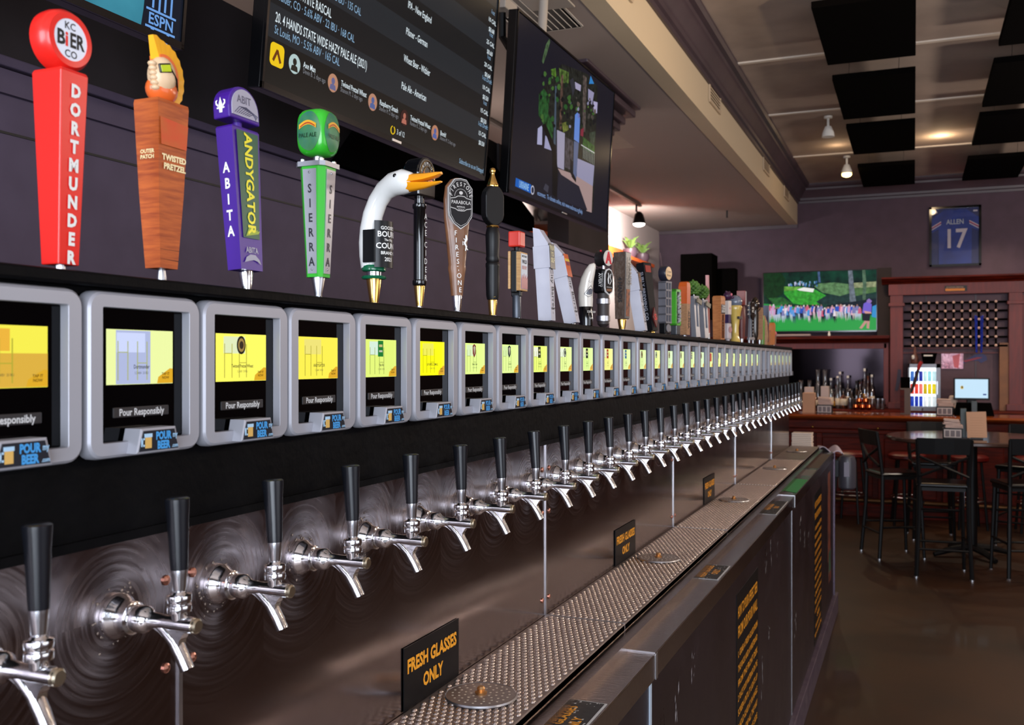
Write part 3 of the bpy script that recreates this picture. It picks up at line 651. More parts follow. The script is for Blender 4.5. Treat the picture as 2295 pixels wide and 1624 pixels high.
me_fer = MB().lathe([(.006, .033), (.0072, .036), (.0085, .056), (.0085, .057)], 0, -.086, 0, 20).mesh('ferrule', mat('brushed_ferrule', (205, 205, 210), .22, 1), 35)
hd = MB().lathe([(.0088, 0), (.0094, .01), (.0112, .052), (.0125, .068), (.0128, .073), (.0105, .0745), (.001, .0745)], n=20)
me_hd = hd.mesh('lever', mat('lever_black', (18, 19, 24), .25), 40)
for i, y in enumerate(fx):
    q = 'cut by the left edge' if i == 0 else ('last at the far end' if i == len(fx)-1 else '%s from the left' % ORD[i])
    t = thing('beer_faucet', 'chrome beer faucet with a black lever, %s of the tap row' % q, 'beer faucet', (.0, y, 1.478), W90, 'chrome beer faucets along the steel panels')
    for nm, me in (('flange', me_fl), ('body', me_body), ('end_cap', me_cap), ('spout', me_spout), ('collar', me_co), ('ferrule', me_fer)): link(nm, me, t)
    o = link('lever', me_hd, t); o.location = (0, -.086, .0565); o.rotation_euler = (-.045+random.uniform(-.03, .03), random.uniform(-.02, .02), 0)
    # crusty film of dried foam around the flange
    g = MB()
    for k in range(26 if i < 12 else 0):
        a = random.uniform(0, 2*PI); r = .0255+abs(random.gauss(0, .006)); s = random.uniform(.0006, .0022)
        g.ball(r*math.cos(a), -.0006, r*math.sin(a), s, s*.5, s, 6, 4)
    if i < 12: o = g.obj('droplets', mat('droplet', (150, 135, 125), .15, .6), t, 60); o['kind'] = 'stuff'
# ---------------------------------------------------------------- tap handles on the ledge
ZL = 1.840
def place(px): return 1885.5/(2048-px)*1.0827-.333, .869/(2048-px)
def handle(px, label, rz=0, lean=0, side=0, group=None):
    y, s = place(px)
    t = thing('beer_tap', label, 'tap handle', (-.015, y, ZL), W90+rz, 'novelty tap handles standing on the ledge')
    t.rotation_euler = (-lean, side, W90+rz)
    return t
def ferrule(t, h, r0, r1, m, nut=True, z0=.0):
    if nut: MB().lathe([(r0*1.05, 0), (r0*1.05, .0035), (r0*.7, .004), (r0*.7, max(z0, .006)+.002)], n=6).obj('nut', m_alu, t)
    MB().lathe([(r0, z0), (r0*1.02, z0+.003), (r1, z0+h-.002), (r1*.95, z0+h)], n=20).obj('ferrule', m, t, 35)
P = lambda n, c, **k: mat('handle_'+n, c, k.pop('rough', .3), **k)
m_red = P('red', (226, 36, 28), rough=.3, coat=.15)

# 1 red tapered post with round badge
t = handle(135, 'large glossy red tap handle with a round white badge and white vertical letters', 0)
MB().lathe([(.011, 0), (.011, .002), (.005, .0025), (.005, .008)], n=12).obj('nut', m_alu, t)
bd_ = MB(); bd_.rects([(.007, 0, 0, .026, .024), (.20, 0, .0, .0345, .040), (.2035, 0, .0, .032, .037)]); o = bd_.obj('body', m_red, t)
b_ = o.modifiers.new('bevel', 'BEVEL'); b_.width = .0012; b_.segments = 2
lt = 'DORTMUNDER'
for k, ch in enumerate(lt):
    z = .182-k*.0186; d = .0125+(.0205-.0125)*(z-.007)/.196
    text(o, ch, .0176, (.001, -d-.0004, z-.006), m_wink, bold=.05, xs=.9, tilt=.04)
RXF = Matrix.Rotation(PI/2, 4, 'X')
hd_ = MB().lathe([(.005, -.014), (.024, -.014), (.0305, -.008), (.0315, 0), (.0305, .009), (.027, .0145), (.021, .0148), (.0208, .0135), (.0005, .0135)], 0, 0, .2345, 40, RXF)
o = hd_.obj('badge', m_red, t, 40); MB().lathe([(.009, .2), (.009, .212)]).obj('neck', m_red, t)
o2 = MB().lathe([(.0210, .0134), (.0210, .0142), (.0002, .0142)], 0, 0, .2345, 40, RXF).obj('badge_face', P('white', (226, 230, 240)), t)
text(o2, 'KC', .0105, (-.001, -.0146, .2445), m_ink, bold=.01); text(o2, 'B', .0205, (-.0125, -.0146, .2275), m_ink, bold=.03, xs=.9)
text(o2, 'i', .0205, (-.0052, -.0146, .2275), m_red, bold=.03, xs=1.0); text(o2, 'ER', .0205, (.0075, -.0146, .2275), m_ink, bold=.03, xs=.8)
text(o2, 'CO', .0105, (.0, -.0146, .2165), m_ink, bold=.01)

# 2 orange wood grain with crested head
m_ow = mat('handle_wood', (190, 92, 34), .5, nz=(10, (150, 62, 20), 1), stretch=(3, 3, 30))
t = handle(362, 'orange wood-grain tapered tap handle topped by a crested head in sunglasses', 0)
ferrule(t, .014, .0055, .0045, m_alu, True, .003)
o = MB().rects([(.016, 0, 0, .028, .022), (.10, 0, 0, .040, .029), (.203, 0, 0, .050, .0355), (.207, 0, 0, .049, .034)]).obj('body', m_ow, t)
g = MB()
for k in range(13):
    z = .024+k*.0125+random.uniform(-.002, .002); f_ = (z-.016)/.19; wx, wy = .028+.0215*f_+.0003, .022+.0135*f_+.0003
    g.loft([[(-wx/2, -wy/2, z+random.uniform(-.001, .001)), (wx/2, -wy/2, z+random.uniform(-.001, .001)), (wx/2, wy/2, z), (-wx/2, wy/2, z)], [(-wx/2, -wy/2, z+.0006), (wx/2, -wy/2, z+.0006), (wx/2, wy/2, z+.0006), (-wx/2, wy/2, z+.0006)]])
g.obj('board_line', P('grain', (96, 40, 16), rough=.6), t)
MB().add([(-.020, -.0180, .155), (.021, -.0180, .155), (.0235, -.0182, .183), (-.022, -.0182, .186)], [(0, 1, 2, 3)]).obj('red_patch', mat('handle_redpatch', (204, 70, 28), .5, nz=(45, (190, 92, 34), 1)), o)
text(o, 'TWISTED', .0092, (.002, -.0170, .1385), P('cream', (236, 214, 160)), bold=.05, xs=1.0); text(o, 'PRETZEL', .0092, (.003, -.0167, .1285), P('cream', (236, 214, 160)), bold=.05, xs=1.0, tilt=.035)
text(o, 'OUTER\nPATCH', .0062, (-.0228, .0, .1455), P('cream', (236, 214, 160)), face='left', bold=.04, xs=1.0)
# the head looks to the camera's left (towards the near end)
m_hd = P('tanface', (224, 190, 150), rough=.35); m_ho = P('orangeface', (232, 106, 44), rough=.3, coat=.4); m_hy = P('crest', (240, 168, 20), rough=.4)
cz = .2365
MB().ball(0, 0, .222, .021, .015, .017, 20, 12).obj('head_base', m_ho, t, 60)
MB().ball(-.004, -.004, cz, .0175, .0145, .0225, 20, 14).obj('face', m_hd, t, 60)
g = MB()
for k in range(6): g.ball(-.0215+.001*k, -.006, cz+.010-k*.0052, .0052, .0052, .0034, 10, 6)
g.obj('beard', m_hd, t, 60)
cp = []
N = 22
for k in range(N+1):
    a = math.radians(114-182*k/N); ri, ro = .0185, .0335+.0014*(k % 2)+(.007-.0025*k if k < 3 else 0)
    cp.append((a, ri, ro))
lo_ = [[(-.003+ri*math.cos(a), y, cz+1.15*ri*math.sin(a)) for y in (-.0065, .0065)]+[(-.001+ro*math.cos(a), y, cz+1.2*ro*math.sin(a)) for y in (.0035, -.0035)] for a, ri, ro in cp]
MB().loft(lo_).obj('crest', m_hy, t)
lo_ = [[(-.003+(ri-.001)*math.cos(a), y, cz+1.15*(ri-.001)*math.sin(a)) for y in (-.008, .008)]+[(-.002+(ri+.0035)*math.cos(a), y, cz+1.15*(ri+.0035)*math.sin(a)) for y in (.0075, -.0075)] for a, ri, ro in cp]
MB().loft(lo_).obj('crest_band', m_ho, t)
o = MB().box(-.0125, -.0165, cz+.006, .014, .003, .0105, .001, Matrix.Rotation(-.5, 4, 'Z') @ Matrix.Rotation(-.2, 4, 'Y')).obj('sunglasses', P('glassframe', (20, 18, 14)), t)
MB().box(-.0125, -.0180, cz+.0055, .0115, .0015, .008, .0008, Matrix.Rotation(-.5, 4, 'Z') @ Matrix.Rotation(-.2, 4, 'Y')).obj('lens', P('lens', (170, 180, 20)), o)
MB().tube([(-.006, -.0185, cz+.007), (.006, -.0165, cz-.002), (.0165, -.0085, cz-.012)], .0012, 8).obj('temple', P('glassframe', (20, 18, 14)), o)

# 3 purple with dome head
m_pu = P('purple', (66, 28, 134), rough=.3, coat=.2); m_gr = P('grey', (168, 164, 178), rough=.5)
t = handle(553, 'purple tap handle with a green panel, yellow letters and a grey domed top', 0, lean=.07)
ferrule(t, .027, .0062, .0098, m_chrome, False)
o = MB().rects([(.027, 0, 0, .044, .021), (.21, 0, 0, .055, .026), (.2125, 0, 0, .052, .024)]).obj('body', m_pu, t)
MB().add([(-.0165, -.0125, .068), (.0165, -.0125, .068), (.0225, -.0148, .207), (-.0215, -.0148, .207)], [(0, 1, 2, 3)]).obj('green_panel', P('greenpanel', (28, 84, 60)), o)
yl = P('yellow', (236, 224, 40))
text(o, 'ANDYGATOR', .0215, (-.0065, -.0145, .139), yl, rot=-PI/2, bold=.03, xs=.98, tilt=.015)
for k, ch in enumerate('ABITA'): text(o, ch, .0185, (-.0264+.00061*k, .0008, .152-k*.0205), m_wink, face='left', bold=.03, xs=.8)
g = MB()
for k in range(5): g.add([(-.012+k*.005, -.0133, .070+k*.001), (-.006+k*.005, -.0133, .071+k*.001), (.001+k*.004, -.0134, .083-.001*k), (-.005+k*.004, -.0134, .082-.001*k)], [(0, 1, 2, 3)])
g.obj('reptile_print', P('olive', (150, 170, 40)), o)
text(o, 'ABITA', .0105, (.0, -.0124, .049), m_gr, bold=.03, xs=.85)
g = MB(); 
g.prism([(-.016, .036), (-.012, .043), (-.004, .0468), (.006, .0468), (.014, .041), (.017, .035), (.010, .0385), (.003, .040), (-.006, .0385)], -.0125, -.0122); g.obj('arch_print', m_gr, o)
MB().lathe([(.006, .21), (.006, .222)]).obj('neck', m_pu, t)
dome = [(-.031, .221), (.031, .221)]+[(.031*math.cos(a), .2365+.030*math.sin(a)) for a in [PI*k/14 for k in range(15)]]
o = MB().prism(dome, -.013, .013).obj('dome_head', m_pu, t)
b_ = o.modifiers.new('bevel', 'BEVEL'); b_.width = .002; b_.segments = 2
o2 = MB().prism([(x*.86, .2265+(z-.2265)*.90 if z > .23 else .226) for x, z in dome], -.0142, -.0130).obj('dome_face', m_gr, t)
text(o2, 'ABIT', .0145, (-.002, -.0146, .2435), P('greyprint', (92, 88, 108)), bold=.005, xs=.95)
g = MB()
for k in range(8):
    a0 = .2+k*.1; g.tube([(-.022+.004*k, -.0145, .229), (-.012+.004*k, -.0145, .238-.0006*k), (.002+.0032*k, -.0145, .2395-.001*k), (.020, -.0145, .231-.0006*k)], .0005, 4)
g.obj('arch_print', P('greyprint', (92, 88, 108)), o2)
g = MB(); g.prism([(-.0022, -.010), (.0022, -.010), (.003, 0), (.0, .010), (-.003, 0)], -.0002, .0002)
for sx in (-1, 1): g.prism([(sx*.0035, -.003), (sx*.0075, .001), (sx*.0078, .0055), (sx*.0045, .0068), (sx*.006, .003), (sx*.0035, 0)], -.0002, .0002)
g.bx(-.006, .006, -.0003, .0002, -.005, -.003)
o = g.obj('lily_emblem', m_wink, t); o.location = (-.0315, 0, .238); o.rotation_euler = (0, 0, -PI/2)

# 4 green with silver plates
m_gn = P('green', (48, 176, 40), rough=.3, coat=.4); m_plate = P('plate', (172, 172, 178), metal=.6, rough=.35)
t = handle(713, 'bright green tap handle with silver side plates and a rounded green cube top', 0, lean=0)
ferrule(t, .030, .0055, .0105, m_alu, True, .004)
def octa(z, w, c): return [(x, y, z) for x, y in ((-w+c, -w), (w-c, -w), (w, -w+c), (w, w-c), (w-c, w), (-w+c, w), (-w, w-c), (-w, -w+c))]
o = MB().loft([octa(.031, .014, .005), octa(.19, .0215, .008)]).obj('body', m_gn, t)
for face in (0, 1):
    g = MB(); w0, w1 = .0075, .0112
    pts = [(-w0, -.0145, .036), (w0, -.0145, .036), (w1, -.0218, .186), (-w1, -.0218, .186)]
    g.loft([pts, [(x, y-.001, z) for x, y, z in pts]]); q = g.obj('silver_plate', m_plate, t)
    for z, w_ in ((.042, .0145), (.181, .0215)): MB().ball(0, -w_-.0015, z, .0017, .001, .0017, 8, 6).obj('screw', m_alu, q)
    for k, ch in enumerate('SIERRA'):
        z = .156-k*.021; text(q, ch, .0175, (0, -.0146-.0073*(z-.040)/.15-.0014, z-.004), P('dark', (40, 40, 46)), bold=.02, xs=.8, tilt=.049)
    if face: q.rotation_euler = (0, 0, -PI/2)
MB().loft([octa(.190, .0245, .006), octa(.197, .0245, .006)]).obj('collar_plate', m_plate, t)
for sx, sy in ((-1, -1), (1, -1), (1, 1), (-1, 1)): MB().lathe([(.0038, .197), (.0038, .201), (.0025, .2025)], sx*.016, sy*.016, 0, 6).obj('bolt', m_alu, t)
MB().lathe([(.0075, .197), (.0075, .208)]).obj('neck', m_alu, t)
bm = bmesh.new(); bmesh.ops.create_cube(bm, size=1); bmesh.ops.subdivide_edges(bm, edges=bm.edges[:], cuts=6, use_grid_fill=True)
for v in bm.verts:
    c = v.co; k = .052/ (abs(c.x*2)**3.6+abs(c.y*2)**3.6+abs(c.z*2)**3.6)**(1/3.6); v.co = Vector((c.x*k, c.y*k, c.z*k*1.32))
me = bpy.data.meshes.new('cube_head'); bm.to_mesh(me); bm.free(); me.materials.append(m_gn)
for p in me.polygons: p.use_smooth = True
o = link('cube_head', me, t); o.location = (0, 0, .2405)
for face in (0, 1):
    q = MB(); n = 28; rings = []
    for r_ in (.001, .35, .7, 1.0):
        ring = []
        for k in range(n):
            x, z = .0195*r_*math.cos(2*PI*k/n), .0285*r_*math.sin(2*PI*k/n)
            y = -.0005-.0262*(1-min(1, (abs(x)/.026)**3.6+(abs(z)/.0343)**3.6))**(1/3.6); ring.append((x, y, z+.2405))
        rings.append(ring)
    q.loft(rings, cap=False); q = q.obj('oval_label', mat('handle_dull_green', (70, 128, 74), .4, nz=(40, (40, 110, 90), 1)), t, 60)
    text(q, 'PALE ALE', .0085, (0, -.0275, .2305), P('darkgreen', (24, 60, 36)), bold=.015, xs=.85)
    g = MB(); g.add([(-.0145+.029*k/8, -.0272, .2425+.006*math.sin(PI*k/8)) for k in range(9)]+[(.0145-.029*k/8, -.0272, .249+.006*math.sin(PI*k/8)) for k in range(9)], [tuple(range(18))])
    g.obj('ribbon', P('ribbon', (226, 166, 40)), q)
    g = MB(); g.add([(-.0125+.025*k/8, -.0274, .2445+.0055*math.sin(PI*k/8)) for k in range(9)]+[(.0125-.025*k/8, -.0274, .2465+.0055*math.sin(PI*k/8)) for k in range(9)], [tuple(range(18))])
    g.obj('ribbon_stripe', P('ribbonred', (176, 62, 30)), q)
    if face: q.rotation_euler = (0, 0, -PI/2)

# 5 white goose
m_gw = P('goose_white', (232, 230, 226), rough=.2, coat=.6); m_bk = P('beak', (248, 160, 24), rough=.25, coat=.5); m_gg = P('goose_green', (20, 100, 66), rough=.25, coat=.5)
t = handle(838, 'white goose-head tap handle with an open orange beak and a black label', -.12)
ferrule(t, .040, .007, .0125, m_gold, True, .002)
k_ = 1/1396
MB().lathe([(.010, .040), (.0185, .041), (.0205, .0435), (.0185, .046), (.010, .0465)], n=24).obj('green_ring', m_gg, t, 40)
MB().lathe([(.012, .046), (.012, .053)]).obj('glass_ring', m_chrome, t, 40)
MB().lathe([(.017, .053), (.0195, .055), (.0195, .061), (.018, .063)], n=24).obj('green_ring', m_gg, t, 40)
pts = [(0, .003, .060), (0, .006, .080), (0, .008, .100), (0, .007, .122), (0, .002, .145), (0, -.008, .166), (0, -.022, .182), (0, -.040, .1905), (0, -.058, .1925), (0, -.070, .190), (0, -.078, .187)]
MB().tube(pts, [.0185, .0188, .0180, .0170, .0162, .0158, .0165, .0190, .0200, .0165, .010], 24).obj('neck_and_head', m_gw, t, 60)
up = [[(0+a*w, y, z+b*h) for a, b in ((-1, 0), (-.7, .8), (0, 1.1), (.7, .8), (1, 0), (.6, -.1), (-.6, -.1))] for y, z, w, h in ((-.066, .190, .0160, .0135), (-.080, .190, .0125, .0125), (-.100, .1915, .0095, .0105), (-.120, .195, .0075, .007), (-.130, .1985, .004, .003))]
MB().loft(up).obj('upper_beak', m_bk, t, 50)
dn = [[(0+a*w, y, z-b*h) for a, b in ((-1, 0), (-.7, .8), (0, 1.1), (.7, .8), (1, 0), (.6, -.1), (-.6, -.1))] for y, z, w, h in ((-.066, .1895, .0155, .013), (-.080, .1885, .0120, .0115), (-.100, .187, .009, .008), (-.120, .1865, .0065, .004), (-.130, .187, .0035, .002))]
MB().loft(dn).obj('lower_beak', m_bk, t, 50)
for sx in (-1, 1): MB().ball(sx*.0170, -.054, .1995, .003, .0038, .0038, 10, 8).obj('eye', m_gloss, t, 60)
# curved label plate round the front of the neck
lp = MB(); nn = 12
lo_ = [[((.024+d)*math.sin(a), -.006-(.024+d)*math.cos(a), z) for d in (0, .0018) for z in ((.058, .132) if d == 0 else (.132, .058))] for a in [math.radians(-62+100*i/nn) for i in range(nn+1)]]
o = lp.loft(lo_).obj('label_plate', P('plate_black', (14, 14, 17), rough=.35, spec=.3), t, 40)
MB().bx(-.0245, -.0215, -.020, .004, .066, .118, .001).obj('label_clip', m_blackp, t)
for s_, sz, z in (('GOOSE\'S', .0075, .118), ('BOURB', .0125, .1065), ('The Org', .005, .100), ('COUNT', .0125, .088), ('BRAND S', .0072, .0785), ('2021', .0085, .068)):
    me = txt_mesh(s_, sz, .02).copy()
    for v in me.vertices:
        a = v.co.x/.026-.12; v.co.x, v.co.z = .0262*math.sin(a), .0262*(1-math.cos(a))
        v.co.z = -(v.co.z)
    q = link('lettering', me, o); me.materials.clear(); me.materials.append(m_wink)
    q.matrix_local = Matrix.Translation((0, -.0323, z)) @ FACES['front']
    bm = None

# 6 black column with oval head
t = handle(940, 'glossy black column tap handle with a rounded black head and orange letters', -.15)
ferrule(t, .036, .0062, .010, m_gold, True, .006)
MB().lathe([(.0115, .042), (.0125, .045), (.0125, .050), (.0105, .052), (.0105, .175), (.0125, .178), (.0125, .184), (.009, .186), (.009, .2)], n=24).obj('column', m_gloss, t, 35)
for k, ch in enumerate('ACECIDER'): text(t, ch, .0145, (.004, -.0109, .158-k*.0145-(.006 if k > 2 else 0)), m_wink, bold=.0, xs=.8)
hd6 = [(-.0245, .196), (.0245, .196)]+[(.0265*math.cos(a), .236+.0295*math.sin(a)) for a in [PI*k/14 for k in range(15)]]
o = MB().prism(hd6, -.017, .017).obj('head', m_gloss, t); b_ = o.modifiers.new('bevel', 'BEVEL'); b_.width = .003; b_.segments = 3
MB().tube([(.021*math.cos(PI*k/20), -.0175, .228+.031*math.sin(PI*k/20)) for k in range(21)], .0006, 6).obj('gold_arch', m_gold, t)
MB().tube([(.0125*math.cos(PI*k/20), -.0175, .228+.021*math.sin(PI*k/20)) for k in range(21)], .0006, 6).obj('gold_arch', m_gold, t)
for k, ch in enumerate('PREMIUM'):
    a = math.radians(150-k*20); text(t, ch, .0075, (.0172*math.cos(a), -.0174, .228+.026*math.sin(a)-.002), m_wink, bold=.0, xs=.9, rot=a-PI/2)
text(t, 'ACE', .0215, (0, -.0176, .2245), P('orange', (232, 96, 36)), bold=.03, xs=.8)
text(t, 'R', .012, (-.0268, -.006, .224), m_wink, face='left')

# 7 brown bottle-shaped with shield
m_br = mat('handle_brown', (128, 84, 54), .4, nz=(18, (98, 60, 36), 1), coat=.3)
t = handle(1024, 'brown leather-look tap handle with a black and silver shield badge', -.62)
ferrule(t, .030, .007, .0100, m_chrome, True, .005)
MB().rounds([(.033, 0, 0, .0115, .0095), (.05, 0, 0, .0135, .010), (.075, 0, 0, .0165, .012), (.085, 0, 0, .0185, .013), (.092, 0, 0, .0172, .0125), (.12, 0, 0, .0205, .013), (.150, 0, 0, .0235, .013), (.18, 0, 0, .0275, .012), (.215, 0, 0, .0285, .011), (.24, 0, 0, .025, .010), (.253, 0, 0, .014, .008), (.257, 0, 0, .004, .004)], 28).obj('body', m_br, t, 60)
def shield(w, zt, zb, zm, zs):
    return [(0, zb), (w*.55, zm-.004), (w*.95, zm+.010), (w, zm+.02), (w, zs), (w*.8, zs+.006), (w*.5, zt-.002), (0, zt), (-w*.5, zt-.002), (-w*.8, zs+.006), (-w, zs), (-w, zm+.02), (-w*.95, zm+.010), (-w*.55, zm-.004)]
m_shb = P('shield_black', (18, 16, 20), spec=.2); m_shs = P('shield_silver', (196, 192, 188))
MB().prism(shield(.0255, .2545, .158, .172, .236), -.0150, -.009).obj('shield', m_shs, t)
MB().prism(shield(.0243, .2530, .1605, .173, .2352), -.0155, -.0150).obj('shield_face', m_shb, t)
MB().prism(shield(.0228, .2515, .1635, .1745, .2345), -.0157, -.0155).obj('shield_line', m_shs, t)
MB().prism(shield(.0221, .2508, .1645, .175, .2341), -.0159, -.0157).obj('shield_face', m_shb, t)
for k, ch in enumerate('FIRESTONE'):
    a = math.radians(172-k*20.5); text(t, ch, .0105, (.0185*math.cos(a), -.0161, .221+.0215*math.sin(a)-.003), m_shs, bold=.02, xs=.8, rot=(a-PI/2)*.8)
for r_ in (.0135,): MB().tube([(r_*math.cos(PI*k/16), -.0160, .2195+.0145*math.sin(PI*k/16)) for k in range(17)], .0004, 5).obj('arch_line', m_shs, t)
MB().prism([(.004*math.cos(k*PI/5), .2265+.0035*math.sin(k*PI/5)) for k in range(10)], -.0163, -.016).obj('emblem', m_shs, t)
for sg in (1, -1):
    z = .2065+sg*.0105
    MB().tube([(-.0225, -.0162, z-.002*sg), (-.012, -.0162, z), (-.007, -.0162, z+.003*sg), (0, -.0162, z+.0035*sg), (.007, -.0162, z+.003*sg), (.012, -.0162, z), (.0225, -.0162, z-.002*sg)], .0009, 5).obj('banner_line', m_shs, t)
text(t, 'PARABOLA', .0092, (0, -.0162, .2055), m_shs, bold=.015, xs=.9); text(t, 'IMPERIAL', .0045, (0, -.0162, .1985), m_shs, bold=.01); text(t, 'STOUT', .0045, (0, -.0162, .1935), m_shs, bold=.01)
for k, ch in enumerate('FIRESTONE'): text(t, ch, .0135, (-.010+.0014*k, -.0132+.0003*k, .146-k*.0133), m_wink, bold=.0, xs=.9, rot=0, ext=.0008)
g = MB(); g.tube([(.011, -.0135, .118), (.013, -.0135, .126), (.009, -.0138, .133), (.013, -.0138, .140), (.012, -.0138, .148)], [.001, .0018, .0022, .0026, .0016], 6)
g.tube([(.012, -.0138, .138), (.007, -.0138, .141)], .0009, 5); g.tube([(.010, -.0138, .131), (.005, -.0138, .129), (.0055, -.0138, .136)], .0008, 5); g.tube([(.012, -.0136, .125), (.016, -.0136, .120)], .001, 5)
g.obj('lion_emblem', m_wink, t, 50)

# 8 turned black with gold tip
m_bl = P('black_satin', (13, 12, 13), rough=.4, spec=.3)
t = handle(1104, 'turned black wooden tap handle with a gold figurine tip', -.5)
ferrule(t, .032, .0075, .0100, m_gold, True, .004)
MB().lathe([(.0118, .036), (.0135, .045), (.0145, .075), (.0140, .100), (.0148, .104), (.0148, .110), (.0125, .113), (.0148, .119), (.0135, .125), (.0145, .15), (.0152, .170), (.0125, .182), (.011, .185)], n=24).obj('turned_grip', m_bl, t, 50)
MB().lathe([(.0125, .184), (.0135, .186), (.0125, .188)], n=20).obj('gold_ring', m_gold, t, 40)
pd = [(.0255*math.cos(a)*(1 if True else 0), .2295+.0425*math.sin(a)) for a in [2*PI*k/28 for k in range(28)]]
o = MB().prism([(max(-.024, min(.024, x*1.1)), z) for x, z in pd], -.0095, .0095).obj('paddle', m_bl, t); b_ = o.modifiers.new('bevel', 'BEVEL'); b_.width = .003; b_.segments = 3
MB().lathe([(.012, .268), (.0125, .272), (.009, .280), (.006, .288), (.0045, .293), (.004, .295), (.006, .298), (.0065, .302), (.005, .306), (.001, .308)], n=16).obj('gold_figurine', m_gold, t, 50)
text(t, '.7', .009, (-.004, -.0125, .040), P('goldink', (214, 180, 60)))

# 9 red cube over wooden block
t = handle(1158, 'small tap handle with a red cube above a wooden framed label block', 0)
ferrule(t, .05, .0095, .0095, P('darkgrey', (70, 74, 82), rough=.3, metal=.5), True, .003)
MB().bx(-.006, .006, -.011, .011, .05, .072, .002).obj('stem', m_blackp, t)
MB().bx(-.018, .018, -.007, .007, .058, .150, .002).obj('core', m_blackp, t)
m_pine = mat('handle_pine', (214, 168, 112), .5, nz=(12, (190, 140, 88), 1), stretch=(4, 4, 20))
MB().bx(-.0205, .0205, -.0175, -.007, .062, .146, .001).obj('wood_block', m_pine, t); MB().bx(-.0205, .0205, .007, .0125, .066, .148, .001).obj('wood_block', m_pine, t)
q = MB().bx(-.0185, .0185, -.0182, -.0175, .066, .1425).obj('label', P('label_blue', (150, 168, 190)), t)
MB().prism([(-.018, .0665), (.018, .0665), (.018, .095), (.012, .088), (.009, .099), (.003, .089), (-.003, .1), (-.008, .088), (-.012, .097), (-.018, .087)], -.0186, -.0182).obj('berry_print', P('berry', (150, 44, 70)), q)
text(q, 'MOTHER\'S', .006, (0, -.0187, .135), m_ink, bold=.02); text(q, 'WILD', .0115, (0, -.0187, .1215), m_ink, bold=.02, xs=.9); text(q, 'BERRY', .0105, (0, -.0187, .109), P('berry', (150, 44, 70)), bold=.03, xs=.9)
MB().lathe([(.006, .148), (.006, .160)]).obj('neck', m_blackp, t)
MB().bx(-.0165, .0165, -.014, .014, .158, .192, .003).obj('red_cube', P('cubered', (216, 52, 36), rough=.35), t)

# 10, 11, 15 white angular towers
m_wt = mat('handle_white_tower', (196, 194, 204), .45, nz=(14, (182, 180, 192), 1))
def tower(px, lab, lean, side, bg, words, wc, h=.226, badgeband=None):
    t = handle(px, lab, 0, lean, side)
    ferrule(t, .004, .008, .008, m_alu, False)
    MB().loft([[(-.014, -.0165, .004), (.014, -.0165, .004), (.014, .0165, .004), (-.014, .0165, .004)], [(-.0155, -.018, h-.040), (.0155, -.018, h-.040), (.0155, .018, h-.040), (-.0155, .018, h-.040)],
               [(-.0155, .002, h-.005), (.0155, .002, h-.005), (.0155, .018, h), (-.0155, .018, h)]]).obj('body', m_wt, t)
    MB().bx(-.0175, .0175, -.021, .0205, h-.098, h-.045, .0012).obj('sleeve', m_wt, t)
    q = MB().bx(-.0165, .0165, -.0222, -.021, h-.100, h-.040, .0004).obj('label', bg, t)
    text(q, words, .0150, (0, -.0226, h-.056), wc, bold=.02, xs=.8, line=.95)
    if badgeband: MB().bx(-.016, .016, -.0228, -.0224, h-.060, h-.053).obj('label_band', badgeband, q)
    text(t, 'City Barrel', .022, (-.005, -.0183, .080), m_ink, rot=-PI/2, bold=-.002, xs=1.0)
    text(t, 'KCMO', .007, (0, -.0172, .030), m_ink, bold=.03); text(t, 'II', .007, (0, -.0172, .020), m_ink)
    return t
tower(1226, 'white angular tower tap handle with a black label, left one of the white pair', .055, 0, P('label_black', (32, 32, 34)), 'TREAT\nYO\nSELF', P('paleyellow', (220, 214, 160)))
tower(1283, 'white angular tower tap handle with orange and yellow label, right of the white pair', .22, 0, P('label_orange', (214, 92, 32)), '\nRAD', P('purpleink', (110, 60, 120)), .222, P('bandyellow', (236, 200, 60)))
# 12 white whale-tooth with black base
t = handle(1313, 'white tusk-shaped tap handle with ink drawing and a black glossy base', -.3)
MB().lathe([(.015, .0), (.0185, .003), (.019, .052), (.018, .054)], n=24).obj('base', m_gloss, t, 40)
text(t, 'SCRIMSHAW', .0085, (-.002, -.0192, .036), m_wink, bold=.0, xs=.8); text(t, 'PILSNER', .006, (-.002, -.0192, .020), m_wink, xs=.8)
MB().tube([(0, 0, .052), (0, .001, .075), (0, .001, .100), (.002, -.003, .125), (.004, -.010, .145), (.005, -.018, .160), (.006, -.024, .166)], [.0185, .0198, .0195, .0175, .0145, .0100, .003], 24).obj('tusk', P('ivory', (226, 218, 206), rough=.2, coat=.5), t, 60)
g = MB(); g.tube([(-.019, -.008, .085), (-.012, -.0165, .100), (-.004, -.0195, .108), (.004, -.0195, .1)], .0006, 5); g.tube([(-.019, -.008, .085), (-.012, -.0165, .078), (-.002, -.0205, .082), (.004, -.0195, .1)], .0006, 5)
g.tube([(-.010, -.016, .118), (-.004, -.0185, .124), (.001, -.018, .134)], .0005, 5); g.tube([(-.008, -.0175, .116), (0, -.0195, .118), (.003, -.0185, .128)], .0005, 5); g.obj('ink_drawing', P('inkgrey', (92, 92, 100)), t)
g = MB(); g.add([(-.0165, -.0118, .086), (-.009, -.0185, .083), (-.001, -.0206, .086), (.002, -.0206, .097), (-.006, -.0200, .100), (-.012, -.0165, .097)], [(0, 1, 2, 3, 4, 5)]); g.obj('ink_drawing', P('inkgrey', (92, 92, 100)), t)
